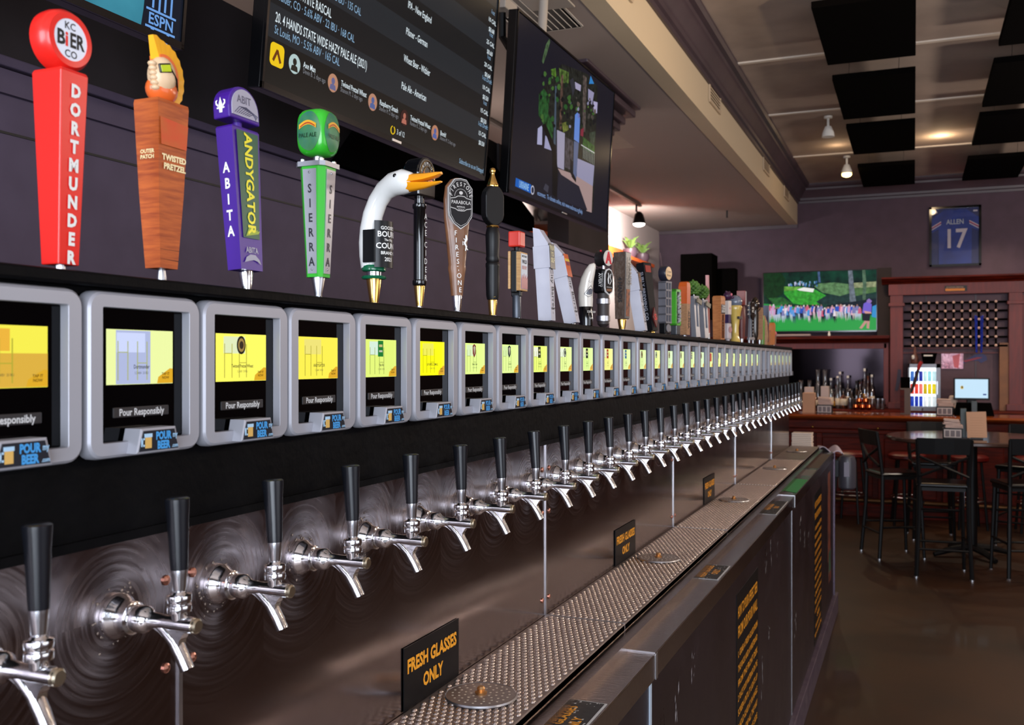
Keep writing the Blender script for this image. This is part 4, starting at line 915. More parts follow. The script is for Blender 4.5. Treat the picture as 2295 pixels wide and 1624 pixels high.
# 13 black with red letter disc
t = handle(1352, 'black tap handle with a round white badge bearing a red letter and silver bands', -.3)
MB().lathe([(.008, 0), (.010, .006), (.0165, .012), (.0165, .1), (.016, .104)], n=24).obj('stem', P('darkstem', (52, 44, 42), rough=.5), t, 40)
for z in (.020, .068): MB().lathe([(.0175, z), (.0195, z+.001), (.0195, z+.015), (.0175, z+.016)], n=24).obj('silver_band', m_alu, t, 40)
o = MB().bx(-.0225, .0225, -.016, .020, .098, .165, .006).obj('block', P('block_dark', (16, 14, 15), spec=.3), t)
sh_ = [(-.016, .100), (0, .092), (.016, .100), (.0205, .112), (.0195, .150), (.012, .163), (0, .167), (-.012, .163), (-.0195, .150), (-.0205, .112)]
q = MB().prism(sh_, -.0195, -.016).obj('white_shield', P('shieldwhite', (218, 216, 214)), t)
MB().prism([(x*.86, .13+(z-.13)*.9) for x, z in sh_], -.0200, -.0195).obj('shield_face', m_shb, q)
MB().tube([(-.004, -.0202, .124), (-.006, -.0202, .136), (-.002, -.0202, .146), (-.005, -.0202, .154)], [.002, .0026, .0018, .001], 6).obj('figure_emblem', m_wink, q); MB().tube([(.002, -.0202, .122), (.010, -.0202, .132), (.004, -.0202, .142), (.008, -.0202, .152)], .0012, 6).obj('figure_emblem', m_wink, q)
text(q, 'WHITE RASCAL', .004, (0, -.0204, .113), m_wink); MB().bx(-.012, .012, -.0203, -.02, .103, .110).obj('brown_band', P('brownband', (130, 84, 56)), q)
text(t, 'AVERY', .013, (-.0229, .0, .134), m_wink, face='left', rot=-PI/2, bold=.01); text(t, 'BREWING CO', .006, (-.0229, -.010, .134), m_wink, face='left', rot=-PI/2, bold=.01)
MB().lathe([(.005, .165), (.005, .176)]).obj('neck', m_alu, t)
o = MB().lathe([(.019, -.016), (.0225, -.015), (.0215, -.01), (.0205, 0), (.0215, .01), (.0225, .015), (.021, .0165), (.0002, .0165)], 0, 0, .196, 28, RXF).obj('round_badge', P('badge_dark', (34, 30, 30)), t, 35)
MB().lathe([(.0220, .0160), (.0220, .0172), (.0002, .0172)], 0, 0, .196, 28, RXF).obj('badge_face', P('ivory', (226, 218, 206)), t, 35)
text(t, 'A', .045, (0, -.0178, .181), P('crimson', (206, 28, 50)), bold=.03, xs=.85, ext=.0012)
MB().ball(-.012, 0, .216, .004, .003, .003, 8, 6).obj('red_tip', P('crimson', (206, 28, 50)), t)
# 14 brown carved block
t = handle(1394, 'tall dark brown block tap handle with grey lettered front and brass ferrule', -.15)
ferrule(t, .030, .0095, .0135, m_gold, True, .004)
m_db = mat('handle_dark_brown', (92, 72, 58), .5, nz=(16, (62, 46, 36), 1), bump=(60, .4))
o = MB().rects([(.034, 0, 0, .032, .030), (.232, 0, 0, .038, .038)]).obj('body', m_db, t)
q = MB().rects([(.036, 0, -.0165, .029, .003), (.230, 0, -.020, .035, .003)]).obj('front_plate', P('frontgrey', (112, 108, 104)), t)
text(q, '4 HANDS', .021, (.005, -.0222, .176), P('darkink', (48, 44, 44)), rot=-PI/2, bold=.03, xs=.95); text(q, 'BREWING CO', .013, (-.010, -.0222, .176), P('darkink', (48, 44, 44)), rot=-PI/2, bold=.02)
MB().rects([(.042, 0, -.0185, .022, .001), (.122, 0, -.0198, .025, .001)]).obj('picture', mat('handle_picture', (170, 92, 50), .5, nz=(90, (60, 40, 40), 1)), q)
text(t, '4 HANDS', .018, (-.0195, .004, .12), P('darkink', (48, 44, 44)), face='left', rot=-PI/2, bold=.03)
tower(1438, 'white angular tower tap handle standing alone beside the tall black one', .16, 0, P('label_brown', (78, 58, 50)), 'RYE\nOLD', P('tanink', (190, 130, 90)), .232)
# 16 black leaning brewery handle
t = handle(1462, 'tall leaning black tap handle with grey letters and a red diamond', -.35, .15)
ferrule(t, .008, .008, .008, m_gold, False)
o = MB().rects([(.008, 0, 0, .030, .026), (.234, 0, 0, .045, .030), (.238, 0, 0, .043, .028)]).obj('body', P('black_matt', (20, 18, 21), rough=.55, spec=.2), t)
text(o, 'SURLY BREWING CO', .0165, (-.0225, .003, .125), P('greyletters', (170, 172, 184)), face='left', rot=-PI/2, bold=.02, xs=1.05)
q = MB().prism([(0, .018), (.014, .052), (0, .086), (-.014, .052)], -.0205, -.016).obj('red_diamond', P('diamond', (96, 34, 34)), t); text(q, 'S', .028, (0, -.021, .043), P('sred', (216, 44, 44)), bold=.03)
MB().bx(-.015, .015, -.0162, -.0145, .205, .228).obj('red_label', P('reddim', (150, 36, 28)), t)
# 17 onwards: smaller, farther handles
t = handle(1490, 'grey window-grid tower tap handle with a round cream badge on top', -.25)
m_grid = P('grid', (116, 114, 120), rough=.45)
ferrule(t, .006, .008, .008, m_alu, False)
g = MB(); MB().bx(-.018, .018, -.010, .012, .045, .182).obj('core', P('griddark', (58, 56, 62)), t)
for x in (-.019, 0, .019): g.bx(x-.0025, x+.0025, -.015, .014, .04, .185)
for k in range(6): g.bx(-.0215, .0215, -.016, .014, .04+k*.028, .046+k*.028)
g.obj('window_grid', m_grid, t); MB().bx(-.02, .02, -.012, .012, .004, .042, .003).obj('foot', m_blackp, t)
MB().lathe([(.014, .012), (.014, .0145), (.001, .0145)], 0, 0, .024, 20, RXF).obj('ring_badge', m_grid, t); text(t, 'OHIO', .008, (.014, -.0135, .022), m_wink, rot=-PI/2)
MB().lathe([(.022, -.014), (.026, -.012), (.026, .012), (.024, .015), (.001, .015)], 0, 0, .214, 26, RXF).obj('badge', P('navy', (38, 38, 52)), t, 35)
MB().lathe([(.0225, .0145), (.0225, .0160), (.001, .0160)], 0, 0, .214, 26, RXF).obj('badge_face', P('creamface', (220, 176, 120)), t, 35)
text(t, 'Crane\nBrew', .013, (0, -.0165, .216), P('darkink', (48, 44, 44)), bold=-.002)
t = handle(1514, 'lime green framed tap handle with grey raised letters', -.15)
ferrule(t, .004, .008, .008, m_alu, False)
MB().bx(-.018, .018, -.012, .012, .004, .040, .003).obj('foot', P('footgrey', (62, 64, 68)), t)
g = MB(); g.bx(-.024, -.016, -.012, .012, .038, .170, .001); g.bx(.016, .024, -.012, .012, .038, .170, .001); g.bx(-.024, .024, -.012, .012, .160, .170, .001); g.bx(-.024, .024, -.012, .012, .038, .046, .001); g.obj('green_frame', P('lime', (72, 170, 34), rough=.35), t)
MB().bx(-.016, .016, -.008, .008, .046, .160).obj('core', P('footgrey', (62, 64, 68)), t)
text(t, 'LAKOTA', .0235, (-.006, -.0145, .095), P('letgrey', (176, 172, 176)), rot=-PI/2, bold=.03, ext=.003)
MB().tube([(-.012, -.013, .140), (0, -.016, .150), (.010, -.013, .160), (.004, -.014, .146)], .004, 8).obj('wing_emblem', P('letgrey', (176, 172, 176)), t, 50)
t = handle(1534, 'tan wooden tap handle with an orange curved upper half', -.12)
m_tanw = mat('handle_tan_wood', (178, 132, 92), .5, nz=(12, (150, 104, 68), 1), stretch=(4, 4, 20))
ferrule(t, .006, .008, .008, m_alu, True, .002)
MB().rects([(.008, 0, 0, .036, .030), (.125, 0, 0, .038, .032)]).obj('lower_body', m_tanw, t); 
MB().rects([(.125, 0, 0, .039, .033), (.19, 0, 0, .040, .034), (.205, .002, 0, .034, .030), (.209, .004, 0, .024, .024)]).obj('orange_top', P('orange2', (206, 88, 24), rough=.4), t)
text(t, 'ALPHA', .022, (-.004, -.0165, .065), P('darkink', (48, 44, 44)), rot=-PI/2, bold=.03)
m_hop = mat('handle_hop', (88, 128, 44), .6, nz=(40, (54, 84, 30), 1)); m_tag = mat('handle_tag', (150, 140, 120), .5, nz=(60, (110, 96, 76), 1))
def hop(px, lab, sc, sd):
    t = handle(px, lab, -.3, .06, sd)
    ferrule(t, .004, .008, .008, m_alu, False)
    MB().rects([(.004, 0, 0, .036, .022), (.045, 0, 0, .034, .020)]).obj('foot', m_plate, t)
    g = MB(); g.rects([(.045, -.012, 0, .012, .020), (.16*sc, -.012, 0, .012, .020)]); g.rects([(.045, .013, 0, .008, .020), (.16*sc, .013, 0, .010, .020)]); g.rects([(.155*sc, 0, 0, .040, .022), (.168*sc, 0, 0, .042, .024)]); g.obj('silver_blades', m_plate, t)
    MB().rects([(.045, .0, 0, .018, .012), (.155*sc, .001, 0, .016, .012)]).obj('dark_core', P('navycore', (44, 44, 60)), t)
    MB().box(.010, -.018, .146*sc, .036, .006, .020, .001, Matrix.Rotation(.35, 4, 'Y')).obj('name_tag', m_tag, t)
    MB().lathe([(.003, .168*sc), (.003, .178*sc)]).obj('neck', m_alu, t)
    g = MB()
    for r in range(6):
        for k in range(7):
            a = 2*PI*k/7+r*.45; R = .019*math.sin(PI*(r+1.2)/7.4)+.003; z = .182*sc+r*.0078
            g.ball(R*math.cos(a), R*math.sin(a), z, .0085, .0085, .0075, 8, 6)
    g.ball(0, 0, .182*sc+.046, .005, .005, .008, 8, 6)
    g.obj('hop_cone', m_hop, t, 60)
hop(1560, 'silver-bladed tap handle with a green hop cone on top, left one of two', 1.0, 0); hop(1580, 'silver-bladed tap handle with a green hop cone on top, right one of two', .97, 0)
t = handle(1588, 'thin tall pink and white striped rod tap handle', 0, .02)
ferrule(t, .026, .007, .006, m_alu, False)
MB().bx(-.006, .006, -.006, .006, .026, .160, .001).obj('copper_rod', P('copper', (190, 112, 96), rough=.3, metal=.4), t); g = MB(); g.bx(-.0065, -.002, -.0065, .0065, .16, .272); g.bx(.002, .0065, -.0065, .0065, .16, .272); g.obj('pink_stripe', P('pinkst', (206, 132, 126)), t); MB().bx(-.002, .002, -.006, .006, .16, .272).obj('white_stripe', m_wink, t)
t = handle(1611, 'light wooden block tap handle with a dark square badge and engraved lines', -.2)
ferrule(t, .004, .008, .008, m_alu, False)
m_lw = mat('handle_light_wood', (200, 128, 72), .45, nz=(9, (168, 96, 50), 1), stretch=(4, 4, 20))
MB().rects([(.004, 0, 0, .046, .036), (.190, 0, 0, .052, .040), (.198, 0, 0, .044, .034)]).obj('body', m_lw, t)
q = MB().bx(-.020, .020, -.0225, -.019, .118, .160, .003).obj('badge', P('badgedark', (62, 52, 50)), t); text(q, 'TIGER\nTOWN\nBREWS', .0125, (0, -.0228, .1475), m_wink, bold=.02, line=.9)
g = MB()
for k in range(5): g.bx(-.012+k*.0055, -.011+k*.0055, -.0215, -.018, .01, .115)
for z in (.045, .058, .071, .084): g.bx(-.016, .018, -.0216, -.018, z, z+.002)
g.obj('engraved_lines', P('engrave', (110, 62, 36)), t)
t = handle(1631, 'purple bear-topped tap handle with a white column and round badge', -.3)
ferrule(t, .010, .008, .010, P('plastic_white', (206, 196, 196)), False)
MB().bx(-.018, .018, -.012, .012, .01, .085, .006).obj('lower_block', P('pinkwhite', (206, 190, 190)), t); MB().lathe([(.015, .012), (.015, .0145), (.001, .0145)], 0, 0, .055, 20, RXF).obj('round_badge', P('pinkring', (190, 140, 140)), t)
MB().bx(-.012, .012, -.010, .010, .085, .125).obj('purple_column', P('purple2', (62, 44, 84)), t); MB().bx(-.015, .015, -.012, .012, .125, .190, .002).obj('white_column', P('creamcol', (222, 206, 196)), t)
text(t, 'CO', .012, (0, -.0125, .150), P('sred', (216, 44, 44)), bold=.02)
g = MB(); g.ball(0, 0, .212, .024, .020, .020, 16, 10); g.ball(-.015, 0, .230, .006, .005, .006, 10, 6); g.ball(.015, 0, .230, .006, .005, .006, 10, 6); g.ball(.010, -.018, .206, .010, .010, .008, 10, 6); g.obj('bear_head', P('plum', (66, 32, 62), rough=.3), t, 60)
MB().ball(.0, -.019, .218, .008, .003, .007, 10, 6).obj('pink_mark', P('pinkmark', (206, 110, 130)), t)
t = handle(1648, 'yellow flared glass-shaped tap handle holding a grey-blue ball', -.2)
MB().lathe([(.026, .0), (.024, .006), (.017, .03), (.0165, .07), (.021, .11), (.029, .155), (.033, .172), (.030, .178), (.022, .180)], n=28).obj('yellow_glass', P('mustard', (214, 182, 92), rough=.2, coat=.5), t, 50)
MB().ball(0, 0, .196, .033, .033, .033, 24, 16).obj('grey_ball', P('ballgrey', (112, 120, 136), rough=.15, coat=.6), t, 60); MB().bx(-.022, .022, -.0285, -.018, .112, .125, .001).obj('dark_band', P('badgedark', (62, 52, 50)), t)
t = handle(1662, 'dark red carved wooden tap handle topped by a red and white block', 0)
ferrule(t, .022, .009, .010, m_alu, False)
MB().rounds([(.022, 0, 0, .018, .015), (.07, 0, 0, .022, .018), (.13, -.002, 0, .026, .020), (.175, .002, 0, .024, .018), (.19, .004, 0, .012, .012)], 20).obj('carved_body', mat('handle_redwood', (110, 52, 46), .4, nz=(12, (84, 36, 32), 1)), t, 50)
MB().bx(-.016, .002, -.02, .022, .19, .262, .001).obj('red_block', P('redblock', (138, 52, 36)), t); MB().bx(.003, .016, -.022, .020, .19, .260, .001).obj('white_block', P('whiteblk', (190, 184, 184)), t)
t = handle(1683, 'black guitar-headstock tap handle with silver pegs and white letters', -.3)
for x in (-.022, .022): MB().lathe([(.006, 0), (.0065, .022)], x, 0, 0, 12).obj('ferrule', m_alu, t)
MB().bx(-.032, .032, -.008, .008, .02, .034, .002).obj('bridge', m_plate, t); MB().rects([(.034, 0, 0, .046, .014), (.135, 0, 0, .030, .012)]).obj('neck', m_plate, t); MB().rects([(.036, 0, -.004, .020, .014), (.135, 0, -.004, .016, .012)]).obj('fretboard', m_gloss, t)
q = MB().prism([(-.010, .130), (.010, .130), (.022, .150), (.027, .205), (.018, .222), (0, .215), (-.018, .222), (-.027, .205), (-.022, .150)], -.012, .008).obj('headstock', m_gloss, t)
MB().prism([(x*1.06, .175+(z-.175)*1.04) for x, z in [(-.010, .130), (.010, .130), (.022, .150), (.027, .205), (.018, .222), (0, .215), (-.018, .222), (-.027, .205), (-.022, .150)]], -.006, .004).obj('headstock_edge', m_plate, t)
text(q, 'HR\nBC', .018, (0, -.0124, .184), m_wink, bold=.01, line=.9)
for sx in (-1, 1):
    for z in (.155, .178, .201): MB().ball(sx*.035, 0, z, .007, .006, .006, 10, 6).obj('tuning_peg', m_alu, t)
for k in range(5): MB().ball(0, -.0115, .05+k*.018, .0022, .001, .003, 6, 4).obj('inlay', m_wink, t)
t = handle(1692, 'dark handle behind the guitar handle with a glossy gold-black dome', 0)
MB().lathe([(.010, 0), (.012, .02), (.018, .05), (.020, .16), (.016, .185), (.022, .2), (.024, .222), (.016, .246), (.004, .258)], n=20).obj('body', mat('handle_goldblack', (40, 30, 20), .15, .4, coat=.6), t, 50)
t = handle(1702, 'flat tan plank tap handle with a black hook mark at its top', 0)
ferrule(t, .028, .007, .009, m_alu, False)
MB().rects([(.028, 0, 0, .02, .034), (.208, 0, 0, .022, .038)]).obj('plank', m_tanw, t); MB().tube([(-.012, -.008, .205), (-.013, .002, .19), (-.012, .012, .178), (-.012, .004, .17)], .003, 6).obj('hook_mark', m_ink, t)
t = handle(1707.5, 'bright green narrow tap handle between the tan plank and the fluted tan one', 0)
MB().rounds([(0, 0, 0, .012, .014), (.06, 0, 0, .010, .016), (.13, 0, 0, .010, .016), (.17, 0, 0, .006, .010)], 14).obj('body', P('leafgreen', (92, 140, 44)), t, 50)
t = handle(1712.5, 'fluted tan tapered tap handle with a narrow tip', 0)
g = MB(); g.rounds([(0, 0, 0, .012, .020), (.05, 0, 0, .012, .024), (.13, 0, 0, .010, .020), (.172, 0, 0, .004, .006)], 10); g.obj('body', m_tanw, t)
t = handle(1717, 'navy blue narrow tap handle with grey edge lettering', 0)
ferrule(t, .02, .006, .007, m_alu, False)
MB().rects([(.02, 0, 0, .018, .026), (.235, 0, 0, .022, .030)]).obj('body', P('navy2', (40, 42, 72)), t); MB().bx(-.0112, .0112, -.0165, -.0145, .12, .225).obj('letter_strip', P('greyst', (140, 140, 150)), t)
t = handle(1721.5, 'short light brown tap handle just before the orange one', 0)
MB().rects([(0, 0, 0, .016, .020), (.05, 0, 0, .018, .026), (.09, 0, 0, .018, .028)]).obj('body', m_lw, t)
t = handle(1729, 'orange wooden tap handle with a notched top near the end of the ledge', 0)
ferrule(t, .006, .008, .008, m_alu, False)
MB().rects([(.006, 0, 0, .034, .034), (.125, 0, 0, .046, .042), (.14, 0, 0, .040, .036)]).obj('body', P('orangewood', (206, 120, 48), rough=.45), t); MB().bx(-.02, .02, -.016, .016, .14, .146, .002).obj('green_top', P('leafgreen', (92, 140, 44)), t)
t = handle(1734.5, 'small pink tap handle, the last before the television', 0)
ferrule(t, .012, .006, .007, m_alu, False)
MB().rects([(.012, 0, 0, .018, .022), (.060, 0, 0, .022, .026)]).obj('body', P('brownlow', (150, 112, 90)), t); MB().ball(0, 0, .078, .016, .018, .018, 14, 10).obj('pink_knob', P('pinkknob', (204, 100, 104)), t, 60)
# black loudspeaker seen beyond the ledge
t = thing('loudspeaker', 'black box loudspeaker against the purple back wall behind the tap handles', 'speaker', (-1.86, 12.9, 2.30), 0)
MB().bx(-.21, .21, -.2, .2, 0, .86, .01).obj('cabinet', m_foam, t); MB().bx(-.19, .19, -.205, -.2, .03, .83).obj('grille', m_foam, t); MB().bx(.21, .46, .10, .3, -.15, .68, .01).obj('side_box', m_foam, t)
MB().bx(-.04, .04, .2, .8, .3, .4).obj('wall_bracket', m_blackp, t)
# ---------------------------------------------------------------- televisions
m_tvb = mat('tv_black', (10, 10, 12), .15, coat=.3)
m_tvs = mat('tv_screen', (8, 8, 10), .15, 0, 0, spec=.1)
def flatn(c, c2, sc, e=1.0):
    m = mat('scr_n_%d_%d_%d_%d' % (*c, sc), c, .22, 0, e*EMK, nz=(sc, c2, 1), spec=.08); nt = m.node_tree; b = nt.nodes['Principled BSDF']
    for l in list(b.inputs['Base Color'].links): nt.links.remove(l)
    b.inputs['Base Color'].default_value = (.004, .004, .004, 1); return m
class TV:
    def __init__(s, lab, loc, rz, tilt, w, bez=.009, bb=.017, name='television'):
        s.t = thing(name, lab, 'television', loc, rz, None, tilt)
        s.M = Matrix.Translation(loc) @ Matrix.Rotation(rz, 4, 'Z') @ Matrix.Rotation(tilt, 4, 'X')
        s.w, s.h = w, w*9/16; h = s.h; s.inv = s.M.inverted(); s.n = s.M.to_3x3() @ Vector((0, -1, 0)); s.p = Vector(loc)
        MB().bx(-w/2, w/2, .004, .045, 0, h, .003).obj('housing', m_tvb, s.t)
        g = MB(); g.bx(-w/2, -w/2+bez, -.004, .004, 0, h); g.bx(w/2-bez, w/2, -.004, .004, 0, h); g.bx(-w/2, w/2, -.004, .004, h-bez, h); g.bx(-w/2, w/2, -.004, .004, 0, bb); g.obj('bezel', m_tvb, s.t)
        s.scr = MB().bx(-w/2+bez, w/2-bez, .001, .004, bb, h-bez).obj('screen', m_tvs, s.t)
        s.k = 0
    def uv(s, px, py):
        q = s.inv @ hit(px, py, s.p, s.n); return q.x, q.z
    def poly(s, pts, m, name='picture', fit=True, dy=None):
        s.k += 1; y = .0006-s.k*.000016 if dy is None else dy
        uv = [s.uv(*p) if fit else p for p in pts]
        lim = lambda u, v: (max(-s.w/2+.009, min(s.w/2-.009, u)), max(.017, min(s.h-.009, v)))
        uv = [lim(*p) for p in uv]
        n = len(uv); return MB().add([(u, y, v) for u, v in uv], [tuple(range(n))]).obj(name, m, s.scr)
    def line(s, st, p0, p1, size, m, bold=0, align='LEFT', u0=None):
        u, v = s.uv(*p0) if p0 else (None, None); u1, v1 = s.uv(*p1)
        me = txt_mesh(st, size, bold, 'LEFT'); wd = max(q.co.x for q in me.vertices)
        if u is None: u = u0; v = v1
        v = (v+v1)/2
        return text(s.scr, st, size, (u, -.0009, v), m, bold=bold, xs=(u1-u)/wd, align='LEFT')
W65 = 1.46
# the beer menu
tv = TV('large tilted television showing the beer menu on a dark screen', (-.8268, 2.865, 2.4817), W90, .0912, W65)
mw, mb, mg = flat((225, 238, 245), .9), flat((150, 190, 225), .75), flat((150, 152, 160), .6)
u0 = tv.uv(612, 46)[0]; v20 = tv.uv(616, 46.5)[1]; v19 = tv.uv(741.7, 40.9)[1]; dv = v19-v20
for k in range(0, 7):
    vb = v20-dv*.52+k*dv
    if vb+dv > tv.h: break
    c = (46, 50, 56) if k % 2 == 0 else (31, 32, 35)
    tv.poly([(-W65/2, vb), (W65/2, vb), (W65/2, vb+dv), (-W65/2, vb+dv)], flat(c, .55), 'menu_row', False)
tv.poly([(-W65/2, .017), (W65/2, .017), (W65/2, v20-dv*.52), (-W65/2, v20-dv*.52)], flat((33, 30, 28), .5), 'menu_footer', False)
H1, H2 = .038, .033
tv.line('20. 4 HANDS STATE WIDE HAZY PALE ALE (2021)', (616, 46.5), (821, 157), H1, mw, .006)
tv.line('St Louis, MO · 5.5% ABV · 165 CAL', (614, 73.7), (760, 148), H2, mb)
tv.line('19. AVERY WHITE RASCAL', None, (741.7, 40.9), H1, mw, .006, u0=u0)
tv.line('Boulder, CO · 5.6% ABV · 22 IBU · 168 CAL', None, (793.4, 96), H2, mb, u0=u0)
tv.line('Kansas City, MO · 4.7% ABV · 22 IBU · 135 CAL', None, (808, 36), H2, mb, u0=u0)
for s_, a, b in (('IPA - New England', (913.4, 16.8), (966, 52.5)), ('Pilsner - German', (909, 76), (957, 107)), ('Wheat Beer - Witbier', (904, 137), (963, 171)), ('Pale Ale - American', (898.7, 198), (954, 227.6))): tv.line(s_, a, b, .034, mw, .005)
for k, (cx, cy, r) in enumerate(((1103, 47, ('1oz', '10 CAL', '$0.68')), (1099, 97, ('1oz', '25 CAL', '$0.60')), (1094, 147.5, ('1oz', '20 CAL', '$0.64')), (1089.5, 198, ('1oz Draft', '10 CAL', '$0.50')), (1085, 249.5, ('1oz', '15 CAL', '$0.50')), (1080.5, 300, ('1oz Draft', '15 CAL', '$0.50')))):
    u, v = tv.uv(cx, cy)
    for j, s_ in enumerate(r): text(tv.scr, s_, .024, (u, -.0009, v+.026-j*.036), mb if j < 1 else mw, bold=.01 if j else 0)
yu, yv = tv.uv(620.7, 124); yel = flat((240, 200, 20), .9)
MB().prism([(x, z) for x, _, z in rr(.062, .062, .014, 0, cx=yu, cz=yv)], -.0006, -.0003).obj('app_badge', yel, tv.scr)
for sx in (-1, 1): MB().box(yu+sx*.008, -.0008, yv-.002, .009, .0003, .036, 0, Matrix.Rotation(sx*-.5, 4, 'Y')).obj('bottle_mark', flat((130, 70, 20), .6), tv.scr)
for (px, py, c1, c2) in ((660, 143.5, (200, 226, 226), (48, 44, 36)), (746, 186, (205, 150, 120), (120, 120, 170)), (835, 229, (200, 146, 120), (96, 116, 180)), (906, 264, (60, 30, 28), (214, 130, 110)), (974.5, 297.4, (200, 140, 110), (96, 116, 190))):
    u, v = tv.uv(px, py); r = .027
    MB().prism([(u+r*math.cos(a*PI/14), v+r*math.sin(a*PI/14)) for a in range(28)], -.0006, -.0003).obj('avatar', flat(c1, .7), tv.scr)
    MB().prism([(u+.009*math.cos(a*PI/8), v+.006+.010*math.sin(a*PI/8)) for a in range(16)], -.0009, -.0006).obj('avatar_head', flat(c2, .6), tv.scr)
    MB().prism([(u-.017, v-.020), (u+.017, v-.020), (u+.013, v-.006), (u, v-.002), (u-.013, v-.006)], -.0009, -.0006).obj('avatar_body', flat(c2, .6), tv.scr)
for s_, a, b, z in (('Axe Man', (679, 150), (706, 163.4), .024), ('Twisted Pretzel Wheat', (763.7, 192), (820.6, 218.5), .024), ('Raspberry Smash', (850, 234), (891, 253.4), .024), ('Twisted Pretzel Wheat', (918.9, 269), (963.9, 289), .024), ('Bomb!', (986, 302.6), (998.8, 307.7), .024)): tv.line(s_, a, b, z, mw, .008)
for s_, a, b in (('Devin B. 2 days ago', (678, 163.4), (728.5, 186.7)), ('Shanon M. 2 days ago', (762, 204), (811.5, 227.6)), ('Shanon M. 2 days ago', (848.8, 245.7), (892, 266.4)), ('Randon K. 2 days ago', (918, 279), (956, 297)), ('Shanon M. 2 days ago', (985, 311.6), (1020, 328))): tv.line(s_, a, b, .020, mg)
tv.line('3 of 12', (888.3, 301), (905.7, 307.7), .025, mw); tv.line('Subscribe to us on Untappd', (1028.5, 364.6), (1082.3, 388), .026, mb, .005)
u, v = tv.uv(880, 291.4); MB().tube([(u+.013*math.cos(a*PI/12+1.9), -.0008, v+.013*math.sin(a*PI/12+1.9)) for a in range(22)], .0015, 5).obj('page_ring', yel, tv.scr)
MB().bx(-.03, .03, -.0055, -.004, .004, .012).obj('logo_plate', m_alu, tv.t)
# folding mount and its arms against the divider wall
mt = MB(); mt.bx(-.25, .25, .045, .06, .2, .6); mt.obj('wall_mount', m_blackp, tv.t)
MB().tube([(-.1, .05, .35), (-.1, .2, .30), (-.1, .42, .28)], .02, 8).obj('mount_arm', m_blackp, tv.t); MB().tube([(.1, .05, .35), (.1, .2, .30), (.1, .42, .28)], .02, 8).obj('mount_arm', m_blackp, tv.t)
# black sloping fabric behind and right of it
g = MB().loft([[(-1.20, 3.1, 2.50), (-1.20, 3.35, 2.75), (-1.20, 4.25, 2.86), (-1.20, 5.12, 2.56), (-1.20, 5.12, 2.485), (-1.20, 3.1, 2.485)], [(-1.235, 3.1, 2.50), (-1.235, 3.35, 2.75), (-1.235, 4.25, 2.86), (-1.235, 5.12, 2.56), (-1.235, 5.12, 2.485), (-1.235, 3.1, 2.485)]])
tag(g.obj('black_cover', m_foam), 'sloping black cover on the divider cap between the two televisions', 'cover')
# near television at the top left corner
tv0 = TV('television at the top left corner showing a teal sports screen', (-.83, 1.844-W65/2-.005, 2.492), W90, .0912, W65)
tv0.poly([(-W65/2, .017), (W65/2, .017), (W65/2, .8), (-W65/2, .8)], flat((24, 30, 46), .6), 'picture', False)
tv0.poly([(60, -90), (150, -4), (318, 80), (316, 60), (322, 20), (330, -60)], flatn((24, 96, 122), (64, 146, 168), 3, .85), 'teal_picture')
lb = flat((110, 160, 226), .9)
u, v = tv0.uv(359, 35)
g = MB()
for x in (-.028, .010): g.bx(u+x, u+x+.006, -.0012, -.0009, v+.010, v+.062); g.bx(u+x+.020, u+x+.026, -.0012, -.0009, v+.006, v+.062); g.bx(u+x, u+x+.026, -.0012, -.0009, v+.056, v+.062)
g.bx(u-.045, u+.05, -.0012, -.0009, v+.002, v+.007); g.bx(u-.045, u+.05, -.0012, -.0009, v-.037, v-.032)
g.prism([(u-.028, v-.037), (u-.018, v-.037), (u-.014, v-.058), (u+.002, v-.072), (u+.018, v-.060), (u+.024, v-.037), (u+.032, v-.037), (u+.026, v-.066), (u+.002, v-.082), (u-.024, v-.064)], -.0012, -.0009)
g.obj('emblem', lb, tv0.scr); text(tv0.scr, 'ESPN', .036, (u+.003, -.0012, v-.027), lb, bold=.02)
MB().bx(-.25, .25, .045, .35, .2, .5).obj('wall_mount', m_blackp, tv0.t)
